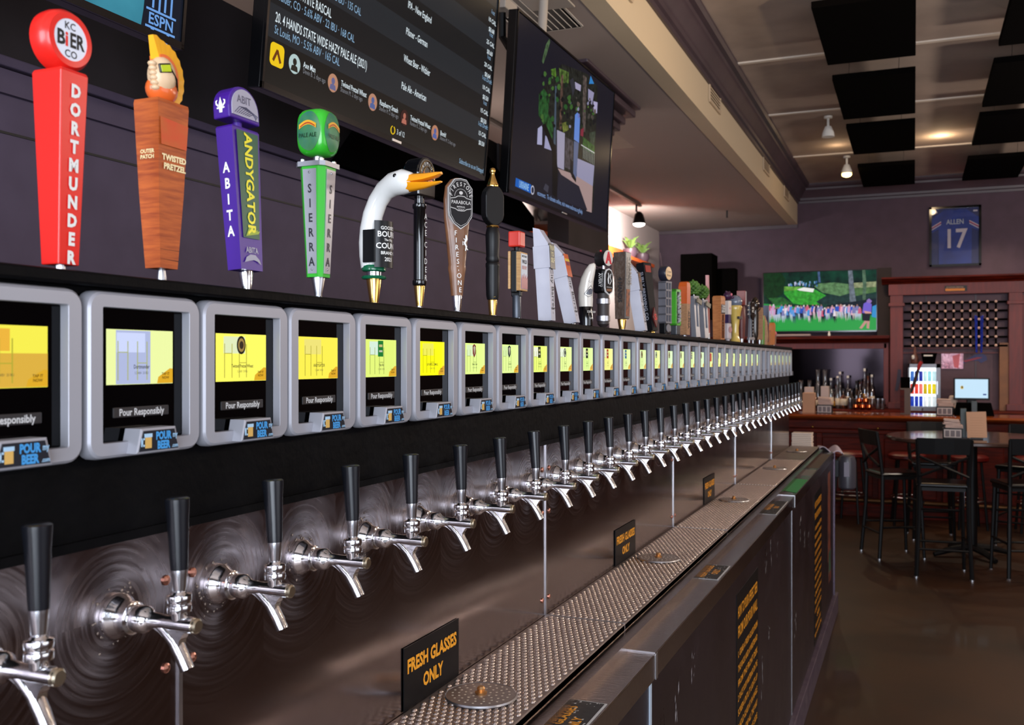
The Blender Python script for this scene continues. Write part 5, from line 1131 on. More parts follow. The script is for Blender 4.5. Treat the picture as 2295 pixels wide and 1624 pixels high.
# hanging television on the right
tv2 = TV('hanging television turned to the room showing a sunny street with a man', (-.889, 4.739, 2.505), W90-.011, .060, W65)
C2 = lambda pts: [(1130+a/3.248, 20+b/3.248) for a, b in pts]
tv2.poly([(-W65/2, .017), (W65/2, .017), (W65/2, .81), (-W65/2, .81)], flat((26, 25, 36), .8), 'picture', False)
tvp = [([(250, 620), (330, 520), (420, 400), (500, 430), (600, 470), (680, 560), (650, 1480), (560, 1300), (430, 1180), (380, 900)], (42, 44, 40)),
       ([(330, 215), (305, 260), (275, 380), (285, 400), (310, 330), (335, 240)], (92, 122, 84)), ([(255, 620), (290, 580), (330, 640), (320, 760), (360, 860), (350, 960), (250, 770)], (46, 100, 50)),
       ([(340, 440), (375, 430), (380, 500), (345, 480)], (96, 140, 50)), ([(400, 430), (470, 460), (470, 540), (410, 540)], (98, 128, 60)), ([(416, 480), (432, 480), (417, 880), (402, 870)], (112, 84, 74)),
       ([(372, 560), (382, 560), (376, 990), (360, 980)], (70, 84, 100)), ([(480, 520), (500, 500), (520, 560), (500, 640)], (50, 50, 60)), ([(575, 480), (602, 500), (590, 900), (570, 890)], (104, 92, 88)),
       ([(515, 530), (560, 555), (556, 600), (520, 580)], (166, 160, 190)), ([(612, 580), (655, 610), (640, 700), (612, 660)], (150, 146, 180)), ([(650, 670), (680, 680), (676, 760), (652, 750)], (176, 170, 206)),
       ([(630, 485), (655, 545), (618, 545)], (50, 130, 200)), ([(420, 830), (460, 820), (470, 880), (430, 900)], (120, 130, 60)), ([(560, 850), (580, 870), (575, 930), (555, 920)], (130, 40, 60)),
       ([(575, 930), (660, 1000), (657, 1060), (570, 1010)], (66, 110, 54)), ([(620, 900), (664, 890), (660, 1000), (625, 970)], (70, 84, 70)), ([(385, 880), (442, 905), (436, 1172), (386, 1150)], (160, 156, 180)),
       ([(445, 930), (500, 960), (500, 1180), (440, 1150)], (88, 82, 90)), ([(530, 1085), (657, 1140), (645, 1290), (528, 1230)], (150, 148, 178)), ([(390, 1160), (500, 1200), (645, 1290), (637, 1482), (600, 1470), (545, 1300), (430, 1230)], (168, 142, 140)),
       ([(400, 1195), (545, 1290), (606, 1465), (380, 1380)], (34, 34, 48)), ([(245, 870), (278, 845), (276, 990), (240, 985)], (170, 170, 206)), ([(300, 920), (320, 940), (345, 1030), (292, 1012)], (160, 160, 196)),
       ([(272, 850), (300, 830), (330, 900), (370, 1000), (390, 1160), (385, 1380), (350, 1350), (352, 1050), (300, 900)], (10, 10, 14)), ([(516, 770), (534, 752), (552, 790), (545, 975), (508, 950)], (100, 138, 214)), ([(538, 760), (550, 765), (548, 800), (536, 790)], (110, 120, 190)),
       ([(508, 960), (543, 975), (524, 1240), (502, 1215)], (92, 104, 140)), ([(495, 1180), (524, 1240), (522, 1264), (490, 1220)], (18, 18, 22)), ([(480, 1090), (500, 1110), (498, 1230), (480, 1190)], (24, 24, 30)),
       ([(560, 985), (658, 1045), (658, 1052), (560, 992)], (200, 200, 206)), ([(85, 1228), (196, 1278), (194, 1342), (80, 1290)], (20, 96, 190)), ([(300, 1270), (325, 1290), (318, 1340), (285, 1310)], (60, 60, 74))]
for pts, c in tvp:
    leafy = c[1] > c[0] and c[1] > c[2] or c in ((104, 92, 88), (42, 44, 40), (112, 84, 74), (88, 82, 90))
    tv2.poly(C2(pts), flatn(c, tuple(int(v*.25) for v in c), 38, .8) if leafy else flat(c, .8))
for k in range(70):
    a = random.uniform(265, 660); b = random.uniform(max(430, 300+a*.55), 860); r = random.uniform(6, 18)
    if 500 < a < 560 and b > 740: continue
    tv2.poly(C2([(a+r*random.uniform(.5, 1)*math.cos(q*PI/3), b+r*1.7*random.uniform(.5, 1)*math.sin(q*PI/3)) for q in range(6)]), flat(random.choice([(58, 96, 44), (88, 118, 54), (30, 44, 30), (96, 84, 74), (140, 138, 166), (20, 20, 26), (70, 66, 62)] if a > 460 else [(40, 84, 40), (22, 40, 26), (66, 104, 48), (16, 18, 22)]), .8), 'foliage')
for k in range(8):
    a = 575+k*11; b = 1000+k*6.8; tv2.poly(C2([(a, b), (a+3, b+1), (a+1, b+88), (a-2, b+87)]), flat((150, 156, 150), .7), 'fence_bar')
uk = C2([(106, 1298), (176, 1322)]); tv2.line('UKRAINE', uk[0], uk[1], .045, flat((170, 214, 240), .9), .0)
tk = C2([(240, 1352), (568, 1492)]); tv2.line('econnect.  To donate online, visit www.redcross.org/help', tk[0], tk[1], .032, flat((130, 160, 210), .8), .01)
u, v = tv2.uv(*C2([(205, 1318)])[0]); MB().prism([(u+.022*math.cos(a*PI/10), v+.022*math.sin(a*PI/10)) for a in range(20)], -.0014, -.001).obj('logo', flat((190, 190, 205), .8), tv2.scr)
MB().prism([(u+.015*math.cos(a*PI/10), v+.015*math.sin(a*PI/10)) for a in range(20)], -.0016, -.0014).obj('logo', flat((30, 34, 60), .6), tv2.scr)
MB().bx(-.035, .035, -.0055, -.004, .006, .012).obj('logo_plate', m_alu, tv2.t)
# ceiling plate, pole and hooks that hold it
MB().lathe([(.023, 0), (.023, .36), (.036, .37), (.036, .385)], -.19, .10, tv2.h-.10, 16).obj('mount_pole', m_vent, tv2.t, 40)
MB().bx(-.42, .05, .02, .26, tv2.h+.265, tv2.h+.275, .002).obj('ceiling_plate', m_vent, tv2.t)
MB().bx(-.50, .0, .05, .11, .35, .62, .005).obj('wall_mount', m_blackp, tv2.t)
MB().bx(-.735, -.60, .06, .13, tv2.h+.01, tv2.h+.06, .004).obj('bracket', m_vent, tv2.t); MB().tube([(-.70, .09, tv2.h), (-.66, .1, tv2.h-.1), (-.69, .05, tv2.h-.16)], .018, 8).obj('bracket_arm', m_blackp, tv2.t)
# golf television on the back wall
W3 = 1.46
tv3 = TV('television on the back wall showing a golf crowd on green grass', (-.388, 13.56, 2.132), 0, .0, W3, .008, .020)
C3 = lambda pts: [(1700+a/8.196, 590+b/8.196) for a, b in pts]
tv3.poly([(-W3/2, .02), (W3/2, .02), (W3/2, .813), (-W3/2, .813)], flatn((6, 26, 24), (16, 66, 48), 7), 'picture', False)
for pts, c in [([(85, 740), (2165, 960), (2165, 1250), (85, 1250)], (34, 142, 64)), ([(380, 1020), (2165, 1000), (2165, 1225), (330, 1215)], (40, 150, 66)), ([(470, 425), (760, 430), (1020, 470), (1240, 590), (1080, 700), (1130, 760), (800, 760), (640, 740), (470, 560)], (58, 168, 56)),
               ([(470, 425), (780, 430), (700, 490), (470, 510)], (112, 176, 70)), ([(705, 478), (830, 438), (1025, 465), (1000, 530), (760, 500)], (226, 226, 222)), ([(1060, 700), (1240, 590), (1400, 560), (2165, 560), (2165, 700), (1800, 740), (1130, 760)], (30, 58, 56)),
               ([(1020, 420), (1120, 370), (1400, 350), (1650, 380), (1700, 540), (1500, 600), (1300, 560), (1180, 540)], (98, 138, 92)), ([(1740, 360), (2165, 330), (2165, 440), (1760, 460)], (152, 160, 120)), ([(1760, 450), (2165, 430), (2165, 520), (1780, 600)], (84, 120, 72)),
               ([(90, 150), (420, 140), (500, 300), (440, 560), (200, 700), (90, 560)], (14, 52, 24)), ([(180, 640), (440, 620), (640, 740), (300, 780)], (44, 104, 50)), ([(1085, 120), (1125, 120), (1140, 350), (1100, 350)], (74, 98, 140)),
               ([(1645, 110), (1725, 110), (1750, 400), (1800, 760), (1680, 770), (1660, 400)], (112, 122, 134)), ([(1905, 110), (1960, 110), (1985, 400), (1960, 740), (1910, 740), (1915, 400)], (86, 116, 92)), ([(1250, 770), (2165, 640), (2165, 900), (1300, 900)], (12, 26, 40))]: tv3.poly(C3(pts), flatn(c, tuple(int(v*.62) for v in c), 22) if c[1] > c[0] and c not in ((34, 142, 64), (40, 150, 66)) else flat(c, 1.0))
for k in range(34):
    x = random.uniform(510, 1060); y = random.uniform(320, 400); tv3.poly(C3([(x, y), (x+24, y), (x+20, y+42), (x+4, y+42)]), flat(random.choice([(120, 170, 210), (190, 190, 220), (60, 110, 170), (40, 60, 90)]), .9), 'spectator')
cl = [(90, 150, 215), (200, 150, 190), (225, 215, 225), (40, 80, 180), (60, 140, 210), (230, 175, 195), (120, 120, 170), (200, 90, 120), (30, 30, 60)]
for k in range(58):
    x = 170+k*29+random.uniform(-12, 12); y = random.uniform(755, 850); hgt = random.uniform(105, 135); c = random.choice(cl); h2 = random.uniform(110, 150)
    tv3.poly(C3([(x-5, y+hgt), (x+55, y+hgt), (x+46, y+hgt+h2), (x+30, y+hgt+20), (x+16, y+hgt+h2), (x, y+hgt+20)]), flat(random.choice([(206, 190, 190), (60, 70, 110), (190, 200, 220), (30, 30, 50)]), .8), 'spectator_legs')
    tv3.poly(C3([(x, y+20), (x+50, y+20), (x+62, y+hgt), (x-10, y+hgt)]), flat(c, .95), 'spectator'); tv3.poly(C3([(x+12, y-8), (x+38, y-8), (x+36, y+24), (x+14, y+24)]), flat(random.choice([(230, 220, 225), (150, 110, 100), (206, 160, 150)]), .9), 'spectator_head')
for pts, c in [([(1850, 1190), (1960, 1040), (2045, 1040), (2030, 1200), (1985, 1190), (1990, 1080), (1900, 1200)], (190, 140, 130)), ([(1905, 900), (2060, 920), (2040, 1060), (1905, 1050)], (16, 18, 30)), ([(1930, 740), (2000, 700), (2080, 750), (2070, 920), (1905, 910)], (112, 92, 200)),
               ([(1985, 680), (2030, 645), (2085, 690), (2060, 730), (1990, 720)], (140, 110, 180)), ([(1930, 870), (2060, 890), (2080, 920), (1960, 920)], (206, 150, 140)), ([(2090, 790), (2165, 760), (2165, 1000), (2080, 980)], (50, 140, 200))]: tv3.poly(C3(pts), flat(c, .95), 'golfer')
MB().bx(-.3, .3, .045, .13, .2, .55).obj('wall_mount', m_blackp, tv3.t)
# ---------------------------------------------------------------- back bar cabinet on the far wall
BY = 13.3
bb = thing('back_bar', 'mauve and red wooden back bar with pillars along the far wall', 'back bar', (0, 0, 0))
MB().bx(-2.5, 4.2, 12.72, 13.7, 1.08, 1.14, .01).obj('worktop', m_wood_red, bb); MB().bx(-2.5, 4.2, 12.8, 13.7, 0, 1.08).obj('base', m_wood_red, bb)
def pillar(x0, x1, z1=2.69):
    p = MB().bx(x0, x1, BY-.06, BY+.1, 1.14, z1, .004).obj('pillar', m_wood_purple, bb)
    MB().bx(x0-.03, x1+.03, BY-.09, BY+.1, 1.14, 1.22, .006).obj('plinth', m_wood_purple, p); MB().bx(x0-.02, x1+.02, BY-.08, BY+.1, 2.44, 2.48, .006).obj('capital', m_wood_purple, p)
pillar(.51, .66); pillar(1.86, 2.01); pillar(3.6, 3.8)
MB().bx(.49, 2.03, BY-.07, BY+.1, 2.58, 2.72, .004).obj('header', m_wood_purple, bb)
cn = MB(); cn.loft([[(x, BY-.06-a, 2.72+b) for a, b in ((0, 0), (.01, .02), (.04, .03), (.07, .06), (.09, .065), (.09, .085), (-.1, .085), (-.1, 0))] for x in (.41, 2.11)]); cn.obj('cornice', m_wood_red, bb)
MB().bx(.66, 1.86, BY+.09, BY+.12, 1.14, 2.6).obj('recess_panel', mat('recess_mauve', (98, 74, 86), .6, nz=(5, (86, 62, 74), 1)), bb)
for x in (.93, 1.50): MB().bx(x-.008, x+.008, BY+.082, BY+.092, 1.14, 2.58).obj('panel_joint', m_crown, bb)
for z in (1.90, 1.84): MB().bx(.66, 1.86, BY+.06, BY+.092, z, z+.018).obj('panel_rail', m_wood_purple, bb)
MB().bx(1.76, 1.86, BY-.03, BY+.08, 1.14, 1.97).obj('side_board', mat('ochre_wood', (134, 84, 40), .5, nz=(5, (110, 66, 32), 1)), bb)
MB().bx(2.01, 4.2, BY+.0, BY+.1, 1.14, 2.55).obj('right_panel', m_wood_purple, bb)
# left section: dark strip, cornice shelf, framed mirror
MB().bx(-2.2, .51, BY-.0, BY+.1, 1.14, 2.06).obj('left_panel', m_wood_red, bb)
cn = MB(); cn.loft([[(x, BY-.0-a, 1.985+b) for a, b in ((0, 0), (.03, .0), (.06, .03), (.11, .05), (.11, .085), (-.3, .085), (-.3, 0))] for x in (-2.2, .5)]); cn.obj('shelf_cornice', m_wood_red, bb)
MB().bx(-2.2, .5, BY-.1, BY-.09, 2.05, 2.072).obj('shelf_edge', m_wood_purple, bb)
for x0, x1, z0_, z1_ in ((-2.1, .47, 1.905, 1.975), (.43, .49, 1.16, 1.975), (-2.1, .47, 1.15, 1.20)): MB().bx(x0, x1, BY-.03, BY+.01, z0_, z1_, .006).obj('mirror_frame', m_wood_purple, bb)
MB().bx(-2.1, .43, BY-.012, BY-.006, 1.20, 1.905).obj('mirror', mat('old_mirror', (34, 28, 32), .08, 1), bb)
MB().bx(.35, .52, BY+.1, BY+.2, 2.07, 2.95).obj('dark_strip', m_brown, bb)
# lattice of rods with pale caps
lt_ = thing('bottle_lattice', 'black lattice with pale round caps in the recess of the back bar', 'lattice', (0, BY-.02, 0))
xs = [.775+.0945*k for k in range(11)]; zs = [2.475-.108*k for k in range(6)]
for z in zs: MB().bx(.67, 1.85, -.01, .01, z-.012, z+.012).obj('rail', m_foam, lt_)
for x in xs: MB().bx(x-.011, x+.011, -.008, .012, zs[-1], zs[0]).obj('upright', m_foam, lt_)
cg = MB().lathe([(.015, -.012), (.017, -.02), (.013, -.028), (.001, -.03)], 0, 0, 0, 10, Matrix.Rotation(-PI/2, 4, 'X'))
me_c = MB().lathe([(.016, 0), (.017, .008), (.012, .014), (.001, .015)], n=10, M=RX).mesh('cap', mat('pale_cap', (226, 190, 176), .4, 0), 50)
for z in zs:
    for x in xs: o = link('cap', me_c, lt_); o.location = (x, -.01, z+.004)
m_bead = mat('bead_blue', (30, 60, 190), .15, .3)
g = MB()
for s_ in (-1, 1):
    for k in range(26):
        z = 2.30-k*.0175; g.ball(1.53+s_*(.040-.0004*k*k*.05)+random.uniform(-.004, .004), random.uniform(-.01, .01), z, .0105, .0105, .0105, 8, 6); g.ball(1.53+s_*(.022+.001*(k % 3)), .01, z-.008, .009, .009, .009, 6, 5)
o = g.obj('bead_necklace', m_bead, None, 60); o.location = (0, BY-.06, 0); tag(o, 'shiny blue bead necklaces hanging from the lattice', 'necklace')
t = thing('name_plaque', 'small orange and white plaque on the header above the lattice', 'plaque', (1.27, BY-.0725, 2.648))
MB().bx(-.125, .125, -.008, 0, -.035, .035).obj('frame', m_ink, t); MB().bx(-.12, .10, -.009, -.008, -.030, 0).obj('orange_band', mat('plaque_orange', (214, 132, 40), .5), t); text(t, 'BOULEVARD BREWING', .022, (-.01, -.0095, .008), mat('plaque_text', (170, 140, 120), .5), bold=.02, xs=.85)
t = thing('team_emblem', 'blue and red team emblem cut-out on the recess panel', 'emblem', (1.50, BY+.085, 1.77))
MB().add([(-.14, -.004, -.03), (-.02, -.004, .05), (.06, -.004, .075), (.12, -.004, .04), (.13, -.004, -.01), (.06, -.004, -.05), (.03, -.004, -.02), (-.06, -.004, -.02), (-.15, -.004, -.06)], [(0, 1, 2, 3, 4, 5, 6, 7, 8)]).obj('cutout', mat('emblem_blue', (44, 48, 110), .5), t)
MB().add([(-.14, -.006, -.02), (.02, -.006, .025), (.08, -.006, .02), (.02, -.006, .0), (-.12, -.006, -.04)], [(0, 1, 2, 3, 4)]).obj('streak', mat('emblem_red', (150, 36, 60), .5), t)
t = thing('foil_poster', 'shiny pink and silver foil poster behind the fridge and monitor', 'poster', (1.235, BY+.08, 1.75))
MB().bx(-.125, .125, -.004, 0, -.10, .10).obj('sheet', mat('foil', (190, 150, 160), .25, .7, nz=(7, (150, 96, 110), 1), bump=(25, .8)), t)
MB().add([(.0, -.006, .06), (.09, -.006, .09), (.07, -.006, -.095), (.02, -.006, -.08)], [(0, 1, 2, 3)]).obj('pink_shape', mat('poster_pink', (226, 96, 110), .4), t)

# drinks fridge
t = thing('drinks_fridge', 'small lit glass-door fridge full of cans on the back bar', 'fridge', (.905, 13.0, 1.14))
f_ = MB(); f_.bx(-.18, -.165, -.2, .2, 0, .57); f_.bx(.135, .18, -.2, .2, 0, .57); f_.bx(-.18, .18, -.2, .2, .525, .57); f_.bx(-.18, .18, -.2, .2, 0, .05); f_.bx(-.18, .18, .16, .2, 0, .57); f_.obj('cabinet', mat('fridge_grey', (130, 132, 140), .35, .3), t)
MB().bx(-.165, .135, .15, .158, .05, .525).obj('light_panel', flat((225, 240, 250), 2.2), t)
for z in (.052, .205, .36): MB().bx(-.165, .135, -.15, .15, z-.006, z).obj('shelf', m_alu, t)
cans = [[(30, 60, 170), (28, 50, 160), (40, 66, 180), (225, 232, 236), (214, 226, 226), (220, 230, 232)], [(220, 70, 50), (214, 60, 44), (226, 110, 100), (196, 170, 20), (226, 200, 20), (230, 210, 30)], [(60, 110, 190), (26, 44, 150), (30, 44, 150), (190, 226, 226), (150, 214, 226), (200, 236, 240)]]
for r, z in enumerate((.052, .205, .36)):
    for k in range(6):
        c = cans[r][k]; o = MB().lathe([(.018, 0), (.0215, .006), (.0215, .112), (.017, .122), (.001, .122)], n=12).obj('beverage_can', mat('can_%d_%d_%d' % c, c, .25, .2, .55), None, 40)
        o.location = (.905-.135+k*.049, 12.93, 1.14+z); tag(o, 'tall can in the lit fridge, %s shelf, %s from the left' % (('bottom', 'middle', 'top')[r], ORD[k]), 'can', 'cans in the small lit fridge')
MB().lathe([(.008, 0), (.008, .03)], -.02, -.21, .005, 8).obj('latch', m_alu, t)
MB().bx(.14, .15, -.215, -.2, .2, .36).obj('handle', m_alu, t)
t = thing('black_bin', 'black tapered bin with a pale label standing on the fridge', 'bin', (.96, 13.0, 1.71))
MB().rects([(0, 0, 0, .13, .12), (.13, 0, 0, .18, .16), (.135, 0, 0, .19, .17)]).obj('body', m_foam, t); MB().bx(-.06, .04, -.0835, -.079, .095, .112).obj('label', m_wink, t)
# string of peppers / dark bottle on the fridge left
t = thing('wrapped_bottle', 'tall brown wrapped bottle with a string on top of the fridge', 'bottle', (.80, 13.0, 1.71))
MB().lathe([(.03, 0), (.045, .02), (.04, .08), (.018, .13), (.012, .19), (.004, .22)], n=14).obj('body', mat('wrap_brown', (74, 44, 36), .5, nz=(30, (120, 70, 60), 1)), t, 50); MB().lathe([(.012, .06), (.018, .085), (.012, .11)], -.02, -.045, 0, 10).obj('white_bulb', m_wink, t)
t = thing('hanging_ribbon', 'red and dark ribbon lanyard hanging across the fridge door', 'ribbon', (.80, 12.78, 1.0))
MB().tube([(.055, 0, .70), (.03, 0, .62), (.0, 0, .50), (-.045, 0, .36)], [.012, .018, .02, .014], 8).obj('dark_strap', mat('strap_dark', (50, 34, 38), .5), t); MB().tube([(.075, 0, .74), (.05, 0, .69), (.038, 0, .64)], [.02, .022, .018], 8).obj('red_strap', mat('strap_red', (170, 30, 36), .5), t)
t = thing('pillar_sticker', 'dark blue spear-shaped tag hanging on the left pillar', 'tag', (.60, BY-.065, 1.48))
MB().add([(-.035, -.004, -.11), (.0, -.004, -.11), (.035, -.004, .05), (.04, -.004, .16), (.0, -.004, .16), (-.01, -.004, .05)], [(0, 1, 2, 3, 4, 5)]).obj('sheet', mat('tag_navy', (52, 42, 66), .5), t)
# cash register monitor
t = thing('register_monitor', 'black cash register with a lit pale blue screen behind the bar', 'monitor', (1.405, 12.4, 1.14))
MB().bx(-.19, .19, .0, .03, .155, .41, .006).obj('housing', m_blackp, t); MB().bx(-.172, .172, -.002, .001, .178, .395).obj('screen', flat((190, 220, 240), 1.0), t)
MB().prism([(-.10+.017*math.cos(a*PI/8), .30+.020*math.sin(a*PI/8)) for a in range(16)], -.003, -.002).obj('screen_logo', flat((226, 190, 60), .8), t); MB().bx(-.105, -.092, -.004, -.003, .29, .315).obj('screen_logo', flat((50, 60, 80), .5), t)
MB().bx(.12, .155, -.003, -.002, .212, .228).obj('screen_button', flat((30, 60, 150), .7), t); MB().bx(-.05, .05, .03, .1, 0, .22, .01).obj('stand', m_blackp, t); MB().bx(-.2, .2, -.12, .16, 0, .06, .01).obj('base', m_blackp, t)
t = thing('receipt_printer', 'white round-topped cup dispenser beside the fridge', 'dispenser', (1.20, 12.5, 1.14)); t.name = 'cup_dispenser'
MB().bx(-.03, .06, -.05, .05, .10, .20, .02).obj('top', mat('bone', (214, 196, 184), .5), t); MB().bx(.02, .06, -.04, .04, 0, .12, .01).obj('leg', mat('bone', (214, 196, 184), .5), t); MB().bx(-.04, -.02, -.04, .04, 0, .12, .005).obj('leg', mat('bone', (214, 196, 184), .5), t)
MB().bx(.60, .70, -.0, .02, 0, .45).obj('x', m_ink); bpy.data.objects.remove(bpy.data.objects['x'])

# bottles and glasses
gl = {'clear': thin_glass('glass_clear', (225, 222, 222), .16), 'amber': thin_glass('glass_amber', (214, 140, 50), .12), 'green': thin_glass('glass_green', (140, 150, 80), .12), 'dark': thin_glass('glass_dark', (90, 50, 30), .12), 'pink': thin_glass('glass_pink', (214, 150, 140), .14)}
m_lab1, m_lab2, m_lab3 = mat('label_cream', (214, 200, 180), .6), mat('label_gold', (226, 160, 40), .5), mat('label_dark2', (60, 50, 60), .6)
BP = {'tall': [(.030, 0), (.034, .01), (.034, .15), (.030, .17), (.013, .21), (.012, .28), (.014, .29)], 'carafe': [(.045, 0), (.05, .02), (.045, .12), (.026, .22), (.022, .27), (.032, .32)], 'squat': [(.042, 0), (.045, .01), (.045, .11), (.03, .14), (.013, .16), (.013, .21)], 'slim': [(.024, 0), (.027, .01), (.027, .19), (.012, .25), (.012, .33), (.014, .34)]}
bl = [(-.60, 'carafe', 'clear', None, 1.12), (-.49, 'carafe', 'clear', None, 1.12), (-.375, 'carafe', 'clear', None, 1.55), (-.272, 'carafe', 'clear', None, 1.55), (-.19, 'tall', 'clear', m_lab1, 1.25), (-.13, 'tall', 'pink', m_lab1, 1.05), (-.07, 'slim', 'clear', m_lab1, 1.3), (-.02, 'squat', 'amber', m_lab1, 1.1),
      (.035, 'tall', 'clear', m_lab1, 1.35), (.09, 'squat', 'dark', m_lab3, 1.1), (-.32, 'squat', 'green', m_lab1, .9), (-.40, 'squat', 'amber', m_lab1, .9), (.15, 'tall', 'dark', m_lab3, 1.15), (.20, 'tall', 'amber', m_lab2, 1.2), (.255, 'tall', 'clear', m_lab2, 1.65), (.30, 'slim', 'amber', m_lab1, 1.25), (.35, 'tall', 'clear', m_lab1, 1.4), (.27, 'squat', 'clear', m_lab1, .8),
      (-.54, 'squat', 'green', m_lab1, .8), (-.46, 'squat', 'amber', m_lab1, .95), (-.24, 'squat', 'pink', m_lab1, .85), (-.16, 'tall', 'amber', m_lab2, .8), (-.04, 'squat', 'clear', m_lab1, .75), (.06, 'tall', 'clear', m_lab1, .8), (.17, 'squat', 'clear', m_lab1, .9), (.225, 'tall', 'green', m_lab1, .75), (-.10, 'slim', 'clear', m_lab1, 1.15)]
hz_ = {'carafe': 'carafe', 'tall': 'bottle', 'squat': 'squat bottle', 'slim': 'slim bottle'}
cn_ = {'clear': 'clear glass', 'amber': 'amber', 'green': 'olive green', 'dark': 'dark brown', 'pink': 'pinkish'}
for k, (x, sh_, c, lb_, s_) in enumerate(sorted(bl)):
    x -= .0; y = 12.98+.05*(k % 3)
    t = thing('bottle', '%s %s on the back bar, %s of the bottles from the left' % (cn_[c], hz_[sh_], ORD[k]), 'bottle', (x*.9-.02, y, 1.14), 0, 'bottles before the back bar mirror'); t.scale = (1, 1, s_)
    MB().lathe(BP[sh_], n=16).obj('body', gl[c], t, 40)
    if lb_: r = BP[sh_][2][0]; MB().lathe([(r+.0005, .04), (r+.0012, .041), (r+.0012, .115), (r+.0005, .116)], n=16).obj('label', lb_, t, 40)
    if sh_ != 'carafe': r = BP[sh_][-1][0]; h_ = BP[sh_][-1][1]; MB().lathe([(r, h_-.002), (r, h_+.02), (.001, h_+.02)], n=12).obj('cap', m_wink if c == 'clear' else m_ink, t, 40)
for k, (x, y) in enumerate(((.05, 12.85), (.12, 12.86), (.19, 12.85), (.245, 12.87), (.31, 12.86), (.375, 12.85), (.43, 12.86))):
    o = MB().lathe([(.022, 0), (.028, .01), (.033, .14), (.031, .14), (.026, .012), (.001, .01)], n=16).obj('drinking_glass', gl['clear'], None, 50); o.location = (x, y, 1.14+(0 if k < 3 else .0)); tag(o, 'clear drinking glass on the back bar, %s glass from the left' % ORD[k], 'glass', 'clear glasses on the back bar')
m_cop = mat('copper_shine', (214, 110, 60), .15, 1)
for k, (x, z) in enumerate(((.12, 1.14), (.20, 1.14), (.28, 1.14), (.16, 1.215), (.24, 1.215))):
    t = thing('copper_mug', 'round copper mug in the small stack, %s' % ('bottom %s' % ('left', 'middle', 'right')[k] if k < 3 else 'top %s' % ('left', 'right')[k-3]), 'mug', (x+.0, 12.76, z), 0, 'copper mugs on the back bar')
    MB().lathe([(.02, 0), (.033, .012), (.036, .035), (.030, .062), (.031, .070), (.028, .068), (.03, .04), (.001, .02)], n=18).obj('body', m_cop, t, 50); MB().tube([(.033, 0, .055), (.052, 0, .048), (.052, 0, .025), (.034, 0, .02)], .004, 6).obj('handle', m_cop, t)

# ---------------------------------------------------------------- front bar
br = thing('front_bar', 'dark red wooden bar with a glossy orange-brown counter top', 'bar', (0, 0, 0))
m_top = mat('bar_top_wood', (150, 74, 28), .2, nz=(3, (110, 46, 18), 1), stretch=(1, 8, 8), coat=.6)
g = MB(); g.loft([[(x, 11.5+dy, 1.075+b) for dy, b in ((0, .02), (-.03, .03), (-.04, .045), (-.03, .065), (0, .07), (.62, .07), (.62, 0), (.03, 0))] for x in (-1.6, 4.3)]); g.obj('counter_top', m_top, br, 40)
MB().bx(-1.6, 4.3, 11.60, 12.1, .1, 1.075).obj('body', m_wood_red, br); MB().bx(-1.6, 4.3, 11.56, 11.62, .98, 1.075, .008).obj('upper_rail', m_wood_red, br); MB().bx(-1.6, 4.3, 11.54, 11.62, .93, .975, .008).obj('moulding', m_wood_red, br); MB().bx(-1.6, 4.3, 11.55, 11.62, 0, .14, .008).obj('plinth', m_wood_red, br)
for k in range(9):
    x = -1.5+k*.66; MB().bx(x, x+.54, 11.585, 11.602, .22, .88, .012).obj('panel', m_wood_red, br); MB().bx(x-.06, x, 11.56, 11.61, .14, .93, .004).obj('stile', m_wood_red, br)
for x in (-.28, .42, .96): MB().ball(x, 11.55, .995, .016, .02, .016, 10, 8).obj('brass_knob', m_gold, br)
g = MB().tube([(-1.6, 11.42, .2), (4.3, 11.42, .2)], .024, 12).obj('foot_rail', mat('old_bronze', (96, 66, 40), .4, .8), br)
def caddy(loc, lab, s=1):
    t = thing('napkin_caddy', lab, 'napkin caddy', loc, 0, 'black napkin caddies'); t.scale = (s, s, s)
    MB().bx(-.085, .085, -.07, .07, 0, .10, .004).obj('holder', m_blackp, t); q = MB().bx(-.075, .075, -.0725, -.07, .012, .088).obj('front_label', mat('caddy_label', (196, 184, 180), .5), t)
    for k in (-1, 0, 1): MB().bx(k*.047-.018, k*.047+.018, -.0735, -.0725, .02, .078, .0002).obj('label_window', mat('caddy_window', (110, 100, 104), .5), q)
    z = .10
    for k in range(8):
        h = .0095; a = .01 if k < 3 else -.006
        MB().box(a+random.uniform(-.006, .006), random.uniform(-.004, .004), z+h/2, .155-.003*k, .13, h, .003, Matrix.Rotation(random.uniform(-.05, .05), 4, 'Z') @ Matrix.Rotation(random.uniform(-.04, .04)+(.08 if k > 5 else 0), 4, 'Y')).obj('napkin', mat('napkin_pinkish', (206, 180, 170), .8), t); z += h+.001
    return t
caddy((-.16, 11.70, 1.145), 'black napkin caddy with white napkins on the left end of the bar')
caddy((1.10, 11.72, 1.145), 'black napkin caddy on the bar beside the black register stand')
tag(MB().bx(-.40, -.265, 11.62, 11.75, 1.146, 1.38, .004).obj('menu_box', mat('kraft', (196, 150, 118), .7)), 'plain brown kraft paper box standing on the left end of the bar', 'box')
tag(MB().bx(-.40, -.30, 11.82, 11.92, 1.146, 1.44, .004).obj('white_carton', mat('carton', (206, 186, 178), .7)), 'pale carton behind the brown kraft box', 'carton')
tag(MB().bx(-.22, -.13, 11.86, 11.96, 1.146, 1.45, .004).obj('white_carton', mat('carton', (206, 186, 178), .7)), 'pale carton behind the napkin caddy on the bar', 'carton')
t = thing('tap_tower', 'brown wooden post with dark labels on the bar left of the fridge', 'post', (.70, 11.75, 1.145))
